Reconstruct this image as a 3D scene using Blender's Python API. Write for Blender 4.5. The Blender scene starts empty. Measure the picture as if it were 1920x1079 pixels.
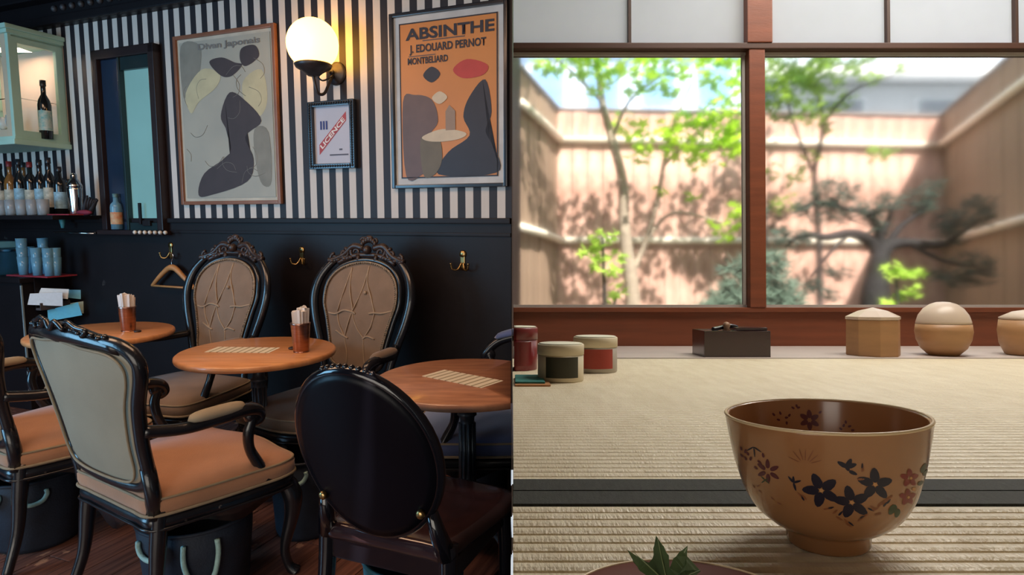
import bpy, bmesh, math, random
from mathutils import Vector, Matrix, noise
PI=math.pi; sin=math.sin; cos=math.cos
random.seed(7)
SC=bpy.context.scene; COL=SC.collection

# ------------------------------------------------ camera, world, sun, lights
EYE=1.30; FPX=1200.0
TILT=math.atan(129.5/FPX)
cd=bpy.data.cameras.new('camera'); cam=bpy.data.objects.new('camera',cd); COL.objects.link(cam)
cam.location=(0,0,EYE); cam.rotation_euler=(PI/2-TILT,0,0)
cd.sensor_width=36; cd.lens=36*FPX/1920; cd.clip_start=.01; cd.clip_end=200
SC.camera=cam
SC.view_settings.view_transform='Standard'; SC.view_settings.look='None'
SC.view_settings.exposure=0.0; SC.view_settings.gamma=1.0; SC.view_settings.use_curve_mapping=False
SC.cycles.max_bounces=10; SC.cycles.transmission_bounces=8; SC.cycles.transparent_max_bounces=12
SC.cycles.diffuse_bounces=5; SC.cycles.sample_clamp_indirect=6.0
# the tea room stands on its own floor; its frame has the eye at its origin
TILT_T=TILT+math.atan(17.5/FPX)
MR=Matrix.Translation((0,0,EYE))@Matrix.Rotation(-TILT_T,4,'X')

w=bpy.data.worlds.new('sky'); SC.world=w; w.use_nodes=True
bg=w.node_tree.nodes['Background']
bg.inputs[0].default_value=(.80,.90,1.0,1); bg.inputs[1].default_value=1.85
def light(name,kind,loc,direction,energy,color,size=None,size_y=None,M=None):
    d=bpy.data.lights.new(name,kind); d.energy=energy; d.color=color
    if kind=='AREA':
        d.shape='RECTANGLE'; d.size=size; d.size_y=size_y or size
    elif kind=='SUN': d.angle=math.radians(.6)
    elif size: d.shadow_soft_size=size
    o=bpy.data.objects.new(name,d); COL.objects.link(o)
    q=Vector(direction).to_track_quat('-Z','Y').to_matrix().to_4x4()
    m=Matrix.Translation(loc)@q
    o.matrix_world=(M@m) if M else m
    return o
light('sun','SUN',(0,0,5),(-.16,.72,-.80),12,(1,.90,.78),M=MR)
light('ceiling_light','AREA',(-1.0,1.9,2.62),(0,.08,-1),27,(1,.60,.36),1.2,.9)
light('ceiling_light','AREA',(-2.6,2.2,2.62),(0,.08,-1),20,(1,.64,.40),1.0,.8)
light('tea_room_added_fill','AREA',(1.05,1.35,1.20),(0,-.12,-1),24,(1,.94,.84),1.2,.5,M=MR)  # added fill to brighten the mats, no lamp known there
light('street_window_light','AREA',(-4.6,.9,1.5),(.72,.70,-.12),85,(.30,.66,1),1.6,1.9)
light('front_window_light','AREA',(-1.9,-1.75,1.25),(.12,1,-.10),60,(1,.91,.80),3.0,2.1)

# ------------------------------------------------ pixel -> place helpers (real distances)
def ray(px,py):
    a=(px-960)/FPX; b=(539.5-py)/FPX
    return Vector((a,cos(TILT)+b*sin(TILT),-sin(TILT)+b*cos(TILT)))
def onz(px,py,z):
    r=ray(px,py); return Vector((0,0,EYE))+r*((z-EYE)/r.z)
PHI=math.radians(21.7); WY=3.31
WX=Vector((cos(PHI),-sin(PHI),0)); WN=Vector((sin(PHI),cos(PHI),0))   # right along the wall, into the wall
def onwall(px,py,off=0.0):      # (x along wall, z) where off = distance in front of the wall
    r=ray(px,py); B=Vector((0,WY,0))-WN*off
    k=(B-Vector((0,0,EYE))).dot(WN)/r.dot(WN)
    p=Vector((0,0,EYE))+r*k
    return (p-B).dot(WX),p.z
def W(x,z,off=0.0): return Vector((0,WY,0))+WX*x-WN*off+Vector((0,0,z))
def R(px,py,d): return Vector(((px-960)/FPX*d,d,(557-py)/FPX*d))

# ------------------------------------------------ materials
MATS={}
def mat(name,col,rough=.5,metal=0,var=.12,scale=8,bump=.0,bscale=60,stretch=None,col2=None,wear=None,trans=0,emis=None,coat=0,sheen=0,alpha=None,detail=4,ior=None,spec=None):
    if name in MATS: return MATS[name]
    m=bpy.data.materials.new(name); m.use_nodes=True; nt=m.node_tree; N=nt.nodes; L=nt.links
    b=N['Principled BSDF']
    b.inputs['Roughness'].default_value=rough; b.inputs['Metallic'].default_value=metal
    if trans: b.inputs['Transmission Weight'].default_value=trans
    if coat: b.inputs['Coat Weight'].default_value=coat; b.inputs['Coat Roughness'].default_value=.12
    if sheen: b.inputs['Sheen Weight'].default_value=sheen
    if ior: b.inputs['IOR'].default_value=ior
    if spec is not None: b.inputs['Specular IOR Level'].default_value=spec
    if emis: b.inputs['Emission Color'].default_value=(*emis[0],1); b.inputs['Emission Strength'].default_value=emis[1]
    tc=N.new('ShaderNodeTexCoord'); mp=N.new('ShaderNodeMapping'); L.new(tc.outputs['Object'],mp.inputs[0])
    if stretch: mp.inputs['Scale'].default_value=stretch
    n=N.new('ShaderNodeTexNoise'); n.inputs['Scale'].default_value=scale; n.inputs['Detail'].default_value=detail
    L.new(mp.outputs[0],n.inputs[0])
    r=N.new('ShaderNodeValToRGB'); L.new(n.outputs[0],r.inputs[0])
    c2=col2 or tuple(max(0,c*(1-var*2)) for c in col)
    r.color_ramp.elements[0].position=.3; r.color_ramp.elements[0].color=(*c2,1)
    r.color_ramp.elements[1].position=.7; r.color_ramp.elements[1].color=(*col,1)
    out=r.outputs[0]
    if wear:   # worn spots: (colour, scale, threshold)
        n2=N.new('ShaderNodeTexNoise'); n2.inputs['Scale'].default_value=wear[1]; n2.inputs['Detail'].default_value=5; L.new(tc.outputs['Object'],n2.inputs[0])
        r2=N.new('ShaderNodeValToRGB'); r2.color_ramp.elements[0].position=wear[2]; r2.color_ramp.elements[1].position=wear[2]+.03
        L.new(n2.outputs[0],r2.inputs[0])
        mx=N.new('ShaderNodeMix'); mx.data_type='RGBA'; L.new(r2.outputs[0],mx.inputs[0]); L.new(out,mx.inputs[6]); mx.inputs[7].default_value=(*wear[0],1); out=mx.outputs[2]
    L.new(out,b.inputs['Base Color'])
    if bump:
        n3=N.new('ShaderNodeTexNoise'); n3.inputs['Scale'].default_value=bscale; n3.inputs['Detail'].default_value=3; L.new(mp.outputs[0],n3.inputs[0])
        bp=N.new('ShaderNodeBump'); bp.inputs['Strength'].default_value=bump; bp.inputs['Distance'].default_value=.01
        L.new(n3.outputs[0],bp.inputs['Height']); L.new(bp.outputs[0],b.inputs['Normal'])
    MATS[name]=m; return m
def glass(name,col,rough=0.0,ior=1.45):
    m=bpy.data.materials.new(name); m.use_nodes=True; b=m.node_tree.nodes['Principled BSDF']
    b.inputs['Base Color'].default_value=(*col,1); b.inputs['Roughness'].default_value=rough
    b.inputs['Transmission Weight'].default_value=1; b.inputs['IOR'].default_value=ior
    return m
def translucent(name,col,w=.8,scale=30,var=.1,col2=None):
    m=bpy.data.materials.new(name); m.use_nodes=True; nt=m.node_tree; N=nt.nodes; L=nt.links
    N.remove(N['Principled BSDF']); out=N['Material Output']
    n=N.new('ShaderNodeTexNoise'); n.inputs['Scale'].default_value=scale
    tc=N.new('ShaderNodeTexCoord'); L.new(tc.outputs['Object'],n.inputs[0])
    r=N.new('ShaderNodeValToRGB'); L.new(n.outputs[0],r.inputs[0])
    r.color_ramp.elements[0].position=.35; r.color_ramp.elements[1].position=.65
    r.color_ramp.elements[0].color=(*(col2 or tuple(c*(1-var) for c in col)),1); r.color_ramp.elements[1].color=(*col,1)
    t=N.new('ShaderNodeBsdfTranslucent'); d=N.new('ShaderNodeBsdfDiffuse'); mx=N.new('ShaderNodeMixShader'); mx.inputs[0].default_value=w
    L.new(r.outputs[0],t.inputs[0]); L.new(r.outputs[0],d.inputs[0]); L.new(d.outputs[0],mx.inputs[1]); L.new(t.outputs[0],mx.inputs[2]); L.new(mx.outputs[0],out.inputs[0])
    return m
def stripes(name,axis,period,phase,frac,ca,cb,rough=.6):   # ca where inside the band
    m=bpy.data.materials.new(name); m.use_nodes=True; nt=m.node_tree; N=nt.nodes; L=nt.links; b=N['Principled BSDF']
    b.inputs['Roughness'].default_value=rough
    tc=N.new('ShaderNodeTexCoord'); sp=N.new('ShaderNodeSeparateXYZ'); L.new(tc.outputs['Object'],sp.inputs[0])
    def mth(op,a,v):
        x=N.new('ShaderNodeMath'); x.operation=op; L.new(a,x.inputs[0]); x.inputs[1].default_value=v; return x.outputs[0]
    s=mth('SUBTRACT',sp.outputs[axis],phase); s=mth('DIVIDE',s,period)
    f=N.new('ShaderNodeMath'); f.operation='FRACT'; L.new(s,f.inputs[0])
    g=mth('LESS_THAN',f.outputs[0],frac)
    nz=N.new('ShaderNodeTexNoise'); nz.inputs['Scale'].default_value=3; nz.inputs['Detail'].default_value=6; L.new(tc.outputs['Object'],nz.inputs[0])
    mx=N.new('ShaderNodeMix'); mx.data_type='RGBA'; L.new(g,mx.inputs[0]); mx.inputs[6].default_value=(*cb,1); mx.inputs[7].default_value=(*ca,1)
    m2=N.new('ShaderNodeMix'); m2.data_type='RGBA'; m2.blend_type='MULTIPLY'; m2.inputs[0].default_value=.25
    L.new(mx.outputs[2],m2.inputs[6]); L.new(nz.outputs[0],m2.inputs[7]); L.new(m2.outputs[2],b.inputs['Base Color'])
    return m

black_wood=mat('black_lacquer',(.012,.013,.018),.27,0,.2,20,.05,90,wear=((.20,.16,.14),16,.71),coat=.4)
carved_wood=mat('dark_carved_wood',(.050,.030,.026),.34,0,.3,30,.15,90,wear=((.22,.15,.12),30,.68))
panel_black=mat('black_panel_paint',(.0095,.0065,.0085),.5,0,.15,5,.06,40,wear=((.05,.045,.045),9,.72),spec=.32)
ceil_mat=mat('dark_ceiling',(.016,.012,.016),.6,0,.2,4,.1,30)
floor_wood=mat('dark_floor_boards',(.24,.105,.075),.25,0,.3,6,.15,30,stretch=(9,.8,1),col2=(.09,.045,.036),wear=((.42,.22,.13),14,.64))
tan_fabric=mat('tan_velvet',(.48,.235,.125),.85,0,.10,7,.12,220,sheen=.5)
back_fabric=mat('grey_beige_cloth',(.36,.315,.235),.9,0,.06,5,.1,300)
brown_fabric=mat('faded_brown_damask',(.26,.175,.115),.8,0,.12,9,.1,200,sheen=.3)
piping_mat=mat('olive_piping',(.34,.27,.18),.8,0,.1,30)
nail_mat=mat('worn_gimp_trim',(.38,.29,.20),.5,.3,.3,60)
navy_fabric=mat('blue_velvet',(.11,.15,.33),.8,0,.15,8,.1,200,sheen=.6)
table_wood=mat('varnished_orange_wood',(.82,.39,.165),.33,0,.15,5,.04,50,stretch=(1,7,1),col2=(.64,.28,.11),coat=.3)
table_wood2=mat('varnished_reddish_wood',(.60,.29,.16),.33,0,.2,6,.04,50,stretch=(1.5,6,1),col2=(.38,.165,.09),coat=.3)
iron=mat('blue_black_cast_iron',(.085,.115,.15),.32,.5,.2,20,.1,60)
brass=mat('aged_brass',(.55,.38,.16),.28,1,.2,30)
copper=mat('brushed_copper',(.50,.28,.22),.30,1,.15,20,stretch=(1,1,8))
white_paper=mat('white_paper',(.82,.79,.76),.8,0,.03,10)
red_mat=mat('red_bar_mat',(.35,.03,.05),.6,0,.15,20,.2,200)
mint=mat('mint_paint',(.42,.66,.56),.45,0,.06,5)
cream_paint=mat('cream_paint',(.60,.50,.36),.45,0,.06,5)
peach=mat('peach_lining',(.75,.55,.42),.7,0,.05,4)
grey_iron=mat('grey_lamp_iron',(.075,.070,.075),.4,.6,.2,20)
tub_mat=mat('navy_fabric_tub',(.016,.026,.048),.7,0,.2,12,.2,150)
teal_tub=mat('teal_fabric_tub',(.03,.14,.20),.6,0,.2,12,.2,150)
rope_mat=mat('pale_teal_rope',(.36,.58,.56),.7,0,.1,60,.3,200)
clear_glass=glass('clear_glass',(.93,.97,1.0),.0)
for g_,a_ in ((clear_glass,.72),): g_.node_tree.nodes['Principled BSDF'].inputs['Transmission Weight'].default_value=a_
dark_glass=glass('dark_bottle_glass',(.03,.05,.04),.05)
daylight_tint_glass=glass('daylight_tinted_glass',(.34,.72,.95),.03); daylight_tint_glass.node_tree.nodes['Principled BSDF'].inputs['Transmission Weight'].default_value=.62  # blue of reflected daylight is put into the glass colour
pane_glass=glass('thin_pane_glass',(1,1,1),0,1.01)
chrome=mat('polished_steel',(.75,.77,.80),.15,1,.05,10)
# tea room
red_wood=mat('red_brown_timber',(.21,.055,.021),.45,0,.15,6,.06,60,stretch=(1,1,8))
red_wood_h=mat('red_brown_timber_across',(.21,.055,.021),.45,0,.15,6,.06,60,stretch=(.6,4,8))
sill_pale=mat('pale_sill_board',(.58,.50,.46),.4,0,.08,6,stretch=(.5,6,1))
tatami_m=mat('woven_rush',(.82,.72,.52),.42,0,.14,60,.2,500,stretch=(1,.25,1),col2=(.70,.59,.39),spec=.8,sheen=.4)
heri_m=mat('dark_mat_border',(.028,.032,.026),.75,0,.3,80,.3,500,stretch=(6,1,1))
plaster=mat('sand_plaster',(.38,.31,.22),.9,0,.08,20,.2,200)
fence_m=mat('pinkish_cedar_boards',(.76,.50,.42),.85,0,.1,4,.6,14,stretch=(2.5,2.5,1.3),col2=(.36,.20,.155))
fence_m2=mat('brown_cedar_boards',(.40,.29,.21),.85,0,.1,2.2,.6,18,stretch=(5,5,.5),col2=(.17,.115,.08))  # darker, browner boards for the side fences
rail_m=mat('pale_bamboo_rail',(.88,.83,.72),.6,0,.06,12)
bark_pale=mat('pale_bark',(.45,.38,.30),.8,0,.2,14,.5,40)
bark_dark=mat('dark_pine_bark',(.022,.022,.026),.85,0,.3,14,.6,40)
maple_m=translucent('maple_leaf_green',(.62,.86,.08),.5,6,.3,(.28,.56,.04))
shrub_m=translucent('lime_shrub_green',(.58,.78,.16),.5,8,.2,(.34,.58,.08))
pine_m=mat('pine_needle_green',(.040,.082,.062),.7,0,.3,12)
juniper_m=mat('grey_green_conifer',(.16,.25,.19),.8,0,.3,12)
ground_m=mat('garden_soil_moss',(.16,.14,.09),.95,0,.3,5,.6,20,col2=(.09,.12,.05))
shoji_m=translucent('shoji_paper',(.84,.87,.97),.72,9,.03)
garden_glass=glass('faintly_diffusing_glass',(1,1,1),.078,1.45)
bowl_m=mat('cream_brown_glaze',(.41,.20,.088),.22,0,.05,9,coat=.5,col2=(.35,.165,.07))
rim_m=mat('pale_glazed_rim',(.78,.60,.36),.3,0,.05,9)
lacquer_red=mat('dark_red_lacquer',(.17,.040,.022),.55,0,.1,9,spec=.2)
shaded_pale_wood=mat('turned_wood_shaded',(.46,.25,.115),.45,0,.1,9,.03,50,stretch=(1,1,5))  # darkened wood, shade on the caddy fronts put into the colour

# ------------------------------------------------ mesh helpers
class MB:
    def __init__(s): s.v=[]; s.f=[]; s.sm=[]
    def add(s,vs,fs,smooth=False,M=None):
        o=len(s.v)
        s.v+= [tuple(M@Vector(p)) for p in vs] if M else [tuple(p) for p in vs]
        s.f+=[tuple(i+o for i in f) for f in fs]; s.sm+=[smooth]*len(fs); return s
    def box(s,x0,x1,y0,y1,z0,z1,b=0.0,M=None):
        if b<=0:
            vs=[(x,y,z) for x in (x0,x1) for y in (y0,y1) for z in (z0,z1)]
            return s.add(vs,[(0,1,3,2),(4,6,7,5),(0,4,5,1),(2,3,7,6),(0,2,6,4),(1,5,7,3)],False,M)
        b=min(b,abs(x1-x0)*.45,abs(y1-y0)*.45,abs(z1-z0)*.45)
        bm=bmesh.new(); bmesh.ops.create_cube(bm,size=1)
        for v in bm.verts:
            v.co=Vector(((x0+x1)/2+v.co.x*(x1-x0),(y0+y1)/2+v.co.y*(y1-y0),(z0+z1)/2+v.co.z*(z1-z0)))
        bmesh.ops.bevel(bm,geom=bm.edges[:],offset=b,segments=2,profile=.7,affect='EDGES')
        bm.verts.index_update()
        s.add([v.co[:] for v in bm.verts],[[v.index for v in f.verts] for f in bm.faces],False,M); bm.free(); return s
    def lathe(s,prof,seg=32,M=None,smooth=True,cap=True,sx=1,sy=1):
        vs=[];fs=[];n=len(prof)
        for r,z in prof:
            for k in range(seg):
                a=2*PI*k/seg; vs.append((r*cos(a)*sx,r*sin(a)*sy,z))
        for i in range(n-1):
            for k in range(seg):
                k2=(k+1)%seg; fs.append((i*seg+k,i*seg+k2,(i+1)*seg+k2,(i+1)*seg+k))
        if cap:
            if prof[0][0]>1e-6: fs.append(tuple(reversed(range(seg))))
            if prof[-1][0]>1e-6: fs.append(tuple((n-1)*seg+k for k in range(seg)))
        return s.add(vs,fs,smooth,M)
    def tube(s,pts,rad,seg=8,closed=False,M=None,flat=1.0,up=None):
        pts=[Vector(p) for p in pts]; n=len(pts)
        rs=rad if isinstance(rad,(list,tuple)) else [rad]*n
        T=[]
        for i in range(n):
            a=pts[(i-1)%n] if (closed or i>0) else pts[i]; c=pts[(i+1)%n] if (closed or i<n-1) else pts[i]
            t=(c-a); T.append(t.normalized() if t.length>1e-9 else Vector((0,0,1)))
        u=Vector(up) if up else (Vector((0,0,1)) if abs(T[0].z)<.9 else Vector((1,0,0)))
        u=(u-T[0]*u.dot(T[0])).normalized()
        vs=[];fs=[]
        for i in range(n):
            if up: u=Vector(up)
            u=(u-T[i]*u.dot(T[i])).normalized(); v=T[i].cross(u)
            for k in range(seg):
                a=2*PI*k/seg; vs.append(pts[i]+(u*cos(a)*flat+v*sin(a))*rs[i])
        m=n if closed else n-1
        for i in range(m):
            j=(i+1)%n
            for k in range(seg):
                k2=(k+1)%seg; fs.append((i*seg+k,i*seg+k2,j*seg+k2,j*seg+k))
        if not closed: fs+= [tuple(reversed(range(seg))),tuple((n-1)*seg+k for k in range(seg))]
        return s.add(vs,fs,True,M)
    def ball(s,c,r,seg=12,rings=8,M=None,sc=(1,1,1)):
        vs=[];fs=[]
        for i in range(rings+1):
            a=PI*i/rings
            for k in range(seg):
                b=2*PI*k/seg; vs.append((c[0]+r*sc[0]*sin(a)*cos(b),c[1]+r*sc[1]*sin(a)*sin(b),c[2]+r*sc[2]*cos(a)))
        for i in range(rings):
            for k in range(seg):
                k2=(k+1)%seg; fs.append((i*seg+k,(i+1)*seg+k,(i+1)*seg+k2,i*seg+k2))
        return s.add(vs,fs,True,M)
    def prism(s,out,z0,z1,M=None,smooth=False):   # outline in xy, extruded in z
        n=len(out); vs=[(x,y,z0) for x,y in out]+[(x,y,z1) for x,y in out]
        fs=[tuple(reversed(range(n))),tuple(range(n,2*n))]+[(i,(i+1)%n,n+(i+1)%n,n+i) for i in range(n)]
        return s.add(vs,fs,smooth,M)
def link(name,mb,m,parent=None,loc=None,rotz=0,M=None,merge=False):
    me=bpy.data.meshes.new(name)
    if isinstance(mb,MB):
        me.from_pydata(mb.v,[],mb.f); me.polygons.foreach_set('use_smooth',mb.sm)
        bm=bmesh.new(); bm.from_mesh(me)
        bmesh.ops.remove_doubles(bm,verts=bm.verts,dist=1e-6)
        bmesh.ops.recalc_face_normals(bm,faces=bm.faces); bm.to_mesh(me); bm.free()
    else: me=mb
    if m and not me.materials: me.materials.append(m)
    o=bpy.data.objects.new(name,me); COL.objects.link(o)
    if parent: o.parent=parent
    if loc is not None or rotz or M:
        q=Matrix.Translation(loc or (0,0,0))@Matrix.Rotation(rotz,4,'Z')
        q=(M@q) if M else q
        if parent: o.matrix_basis=q
        else: o.matrix_world=q
    return o
def tag(o,label,cat,group=None):
    o['label']=label; o['category']=cat
    if group: o['group']=group
    return o
def thing(name,label,cat,loc=(0,0,0),rotz=0,group=None,M=None,rot=None):
    o=bpy.data.objects.new(name,None); o.empty_display_size=.05; COL.objects.link(o)
    q=Matrix.Translation(loc)@Matrix.Rotation(rotz,4,'Z')
    if rot: q=q@rot
    o.matrix_world=(M@q) if M else q
    return tag(o,label,cat,group)
def struct(name,mb,m,M=None,loc=None,rotz=0):
    o=link(name,mb,m,None,loc,rotz,M); o['kind']='structure'; return o
def kids(o): return [c for c in bpy.data.objects if c.parent==o]
def copy_thing(o,loc,rotz,label,group=None,M=None):
    r=o.copy(); COL.objects.link(r)
    q=Matrix.Translation(loc)@Matrix.Rotation(rotz,4,'Z'); r.matrix_world=(M@q) if M else q
    r['label']=label
    if group: r['group']=group
    for c in kids(o):
        d=c.copy(); COL.objects.link(d); d.parent=r
        for g in kids(c):
            e=g.copy(); COL.objects.link(e); e.parent=d
    return r
def spline(P,n=6,closed=False):
    P=[Vector(p) if len(p)==3 else Vector((p[0],p[1],0)) for p in P]; out=[]; N=len(P)
    rng=range(N if closed else N-1)
    for i in rng:
        p0=P[(i-1)%N] if closed or i>0 else P[0]; p1=P[i]; p2=P[(i+1)%N]; p3=P[(i+2)%N] if closed or i<N-2 else P[-1]
        for k in range(n):
            t=k/n; out.append(.5*((2*p1)+(p2-p0)*t+(2*p0-5*p1+4*p2-p3)*t*t+(3*p1-p0-3*p2+p3)*t**3))
    if not closed: out.append(P[-1])
    return out
def mirror(P): return P+[(-x,y) for x,y in reversed(P) if abs(x)>1e-6]
def lerp_r(rs,n):
    out=[]
    for i in range(n):
        t=i/(n-1)*(len(rs)-1); a=int(min(t,len(rs)-2)); out.append(rs[a]+(rs[a+1]-rs[a])*(t-a))
    return out
def text_obj(name,body,m,parent,cx,cz,w,h,y,rot=0,M=None,depth=.0006):
    cu=bpy.data.curves.new('t','FONT'); cu.body=body; cu.size=1; cu.resolution_u=3; cu.offset=.03
    o=bpy.data.objects.new('t',cu); COL.objects.link(o)
    dg=bpy.context.evaluated_depsgraph_get(); me=bpy.data.meshes.new_from_object(o.evaluated_get(dg))
    bpy.data.objects.remove(o); bpy.data.curves.remove(cu)
    xs=[v.co.x for v in me.vertices]; ys=[v.co.y for v in me.vertices]
    ax,bx,ay,by=min(xs),max(xs),min(ys),max(ys)
    for v in me.vertices:
        x=(v.co.x-(ax+bx)/2)/(bx-ax)*w; z=(v.co.y-(ay+by)/2)/(by-ay)*h
        x,z=x*cos(rot)-z*sin(rot),x*sin(rot)+z*cos(rot)
        v.co=(cx+x,y,cz+z)
    me.materials.clear(); me.materials.append(m)
    ob=link(name,me,m,parent); return ob
def cutx0(root,xcut=-.004,keep=-1):   # trim a thing where it meets the partition between the rooms
    bpy.context.view_layer.update()
    objs=[root]+kids(root)+[g for c in kids(root) for g in kids(c)]
    gone=[]
    for o in objs:
        if o.type!='MESH': continue
        if o.data.users>1: o.data=o.data.copy()
        mw=o.matrix_world; inv=mw.inverted()
        bm=bmesh.new(); bm.from_mesh(o.data)
        co=inv@Vector((xcut,0,0)); no=(inv.to_3x3()@Vector((1,0,0))).normalized()
        r=bmesh.ops.bisect_plane(bm,geom=bm.verts[:]+bm.edges[:]+bm.faces[:],plane_co=co,plane_no=no,clear_outer=(keep<0),clear_inner=(keep>0))
        ed=[e for e in r['geom_cut'] if isinstance(e,bmesh.types.BMEdge)]
        if ed:
            try: bmesh.ops.holes_fill(bm,edges=ed,sides=0)
            except Exception: pass
        empty=len(bm.faces)==0
        bm.to_mesh(o.data); bm.free()
        if empty and o is not root: gone.append(o)
    for o in reversed(gone):
        for g in kids(o): g.parent=root
        bpy.data.objects.remove(o)
    bpy.context.view_layer.update()

# =================================================== CAFE: the shell
SW=-5.2          # how far the back wall runs to the left (wall coordinate)
ROT=-PHI
def wallmb(): return MB()
x_str,z_str=onwall(127.9,75)
stripe_m=stripes('striped_wallpaper',0,.0912,x_str-.023,.50,(.74,.69,.63),(.014,.010,.014),.55)
struct('wall_back',MB().box(SW,0,0,.12,1.28,2.62),stripe_m,loc=(0,WY,0),rotz=ROT)
struct('wall_back_wainscot',MB().box(SW,0,-.012,.12,0,1.285),panel_black,loc=(0,WY,0),rotz=ROT)
m=MB(); m.box(SW,0,-.030,.0,1.272,1.302,.006).box(SW,0,-.020,.0,1.205,1.225,.005).box(SW,0,-.024,.0,0,.11,.006)
struct('trim_1',m,panel_black,loc=(0,WY,0),rotz=ROT)
m=MB(); m.box(SW,0,-.05,.12,2.60,2.86)
m.box(SW,0,-.075,-.05,2.60,2.655,.008).box(SW,0,-.13,-.05,2.745,2.86,.012)
cr=struct('trim_2',m,panel_black,loc=(0,WY,0),rotz=ROT)
x0,_=onwall(120,48); bead=MB().ball((0,-.057,2.70),.021,8,6); bm_=None
for k in range(47):
    x=x0+k*.0885
    if x>-.05: break
    if bm_ is None: o=link('bead',bead,mat('dusty_bead_paint',(.07,.065,.07),.5),cr,(x,0,0)); bm_=o
    else:
        o=bm_.copy(); COL.objects.link(o); o.matrix_basis=Matrix.Translation((x,0,0))
struct('ceiling',MB().box(-6.4,-.004,-2.3,6.2,2.80,2.9),ceil_mat)
cb=struct('ceiling_beam',MB().box(SW,-.1,-1.5,-1.28,2.62,2.80,.02),ceil_mat,loc=(0,WY,0),rotz=ROT)
struct('wall_left',MB().box(-6.4,-5.6,-2.3,6.2,0,2.8),panel_black)
struct('wall_front',MB().box(-6.4,-.004,-2.4,-2.25,0,2.8),panel_black)
# boards run square to the back wall
fl=struct('floor',MB().box(-6.4,-.004,-2.3,6.2,-.06,-.012),mat('floor_gap_dark',(.006,.005,.005),.9))
fm=bpy.data.meshes
base=MB().box(-.0575,.0575,-.5,.5,-.012,0,.002)
board=None
for i in range(46):
    lx=-5.05+i*.1185
    cuts=[0,-(.75,1.55,1.1,2.0,.4)[(i*3)%5]]
    while cuts[-1]>-6.2: cuts.append(cuts[-1]-(1.9,2.3,1.6)[(i+len(cuts))%3])
    for y1,y0 in zip(cuts,cuts[1:]):
        p=Vector((0,WY,0))+WX*lx+WN*((y0+y1)/2)
        if p.x>1.0 or p.x<-5.6 or p.y<-2.0: continue
        if board is None: board=o=link('floor_board',base,floor_wood,fl)
        else: o=board.copy(); COL.objects.link(o)
        o.matrix_basis=Matrix.Translation(p+Vector((0,0,random.uniform(-.0015,.0))))@Matrix.Rotation(ROT,4,'Z')@Matrix.Diagonal((1,(y1-y0)-.004,1,1))
bpy.context.view_layer.update()
for o in kids(fl):   # trim boards at the partition
    xs=[(o.matrix_world@v.co).x for v in o.data.vertices]
    if min(xs)>-.01: bpy.data.objects.remove(o); continue
    if max(xs)>-.004:
        o.data=o.data.copy(); bm=bmesh.new(); bm.from_mesh(o.data); inv=o.matrix_world.inverted()
        bmesh.ops.bisect_plane(bm,geom=bm.verts[:]+bm.edges[:]+bm.faces[:],plane_co=inv@Vector((-.004,0,0)),plane_no=(inv.to_3x3()@Vector((1,0,0))).normalized(),clear_outer=True)
        bm.to_mesh(o.data); bm.free()
# thin partition added between the rooms, keeps their light apart
pt=MB().box(-.02,.001,-2.4,-.03,-.4,3.0)
pt.add([(-.0001,.2,-.4),(.0001,.2,-.4),(.002,3.4,-.4),(-.002,3.4,-.4),(-.0001,.2,3),(.0001,.2,3),(.002,3.4,3),(-.002,3.4,3)],[(0,1,2,3),(4,7,6,5),(0,4,5,1),(1,5,6,2),(2,6,7,3),(3,7,4,0)])
pt.box(-.002,.002,3.4,9.0,-.4,3.0)
struct('wall_added_partition',pt,mat('dark_partition_board',(.05,.03,.025),.7))

# ---- window in the striped wall
def wbox(px0,py0,px1,py1,off=0):
    a=onwall(px0,py0,off); b=onwall(px1,py1,off); return a[0],a[1],b[0],b[1]
xl,_=onwall(196,260); xr,_=onwall(311,260); _,zt=onwall(240,92); _,zb=onwall(262,432,.03)
Lw=dict(loc=(0,WY,0),rotz=ROT)
m=MB(); D0,D1=-.06,.0
m.box(xl,xl+.05,D0,D1,zb,zt,.006).box(xr-.05,xr,D0,D1,zb,zt,.006).box(xl,xr,D0,D1,zt-.06,zt,.006).box(xl-.02,xr+.02,-.085,D1,zb-.03,zb,.006)
wf=struct('window_1',m,mat('dark_brown_window_paint',(.022,.012,.013),.4),**Lw)
xp0,_=onwall(241,260,.012); xp1,_=onwall(303,260,.012); _,zp1=onwall(262,130,.012); _,zp0=onwall(280,418,.012)
m=MB().box(xl+.05,xp0-.02,-.03,-.004,zb,zt-.06,.004)
link('side_panel',m,mat('blue_black_window_panel',(.012,.028,.060),.35),wf)
m=MB().box(xp0-.02,xp0,-.05,-.004,zb,zt-.06,.004).box(xp1,xr-.05,-.04,-.004,zb,zt-.06).box(xp0,xp1,-.04,-.004,zp1,zt-.06).box(xp0,xp1,-.04,-.004,zb,zp0)
link('sash',m,mat('teal_black_sash',(.012,.030,.035),.35),wf)
link('pane',MB().box(xp0,xp1,-.014,-.006,zp0,zp1),mat('frosted_teal_emissive_daylight_pane',(.12,.26,.27),.25,0,.15,2,emis=((.10,.215,.225),.9)),wf)  # weak emission stands in for daylight behind the frosted pane
m=MB().box(xp0+.10,xp0+.118,-.055,-.040,zp0-.01,zp0+.13,.004).box(xp0+.13,xp0+.2,-.055,-.04,zp0-.02,zp0+.015,.004)
link('latch',m,panel_black,wf)
xs0,_=onwall(254,432,.09); xs1,_=onwall(311,432,.09)
m=MB()
for k in range(7): m.ball((xs0+(xs1-xs0)*k/6,-.095,zb-.012),.013,8,6)
tag(link('pearl_string',m,mat('pearl_white',(.8,.76,.68),.3),None,(0,WY,0),ROT),'string of white pearl-like beads along the sill of the teal window','bead string')

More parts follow.
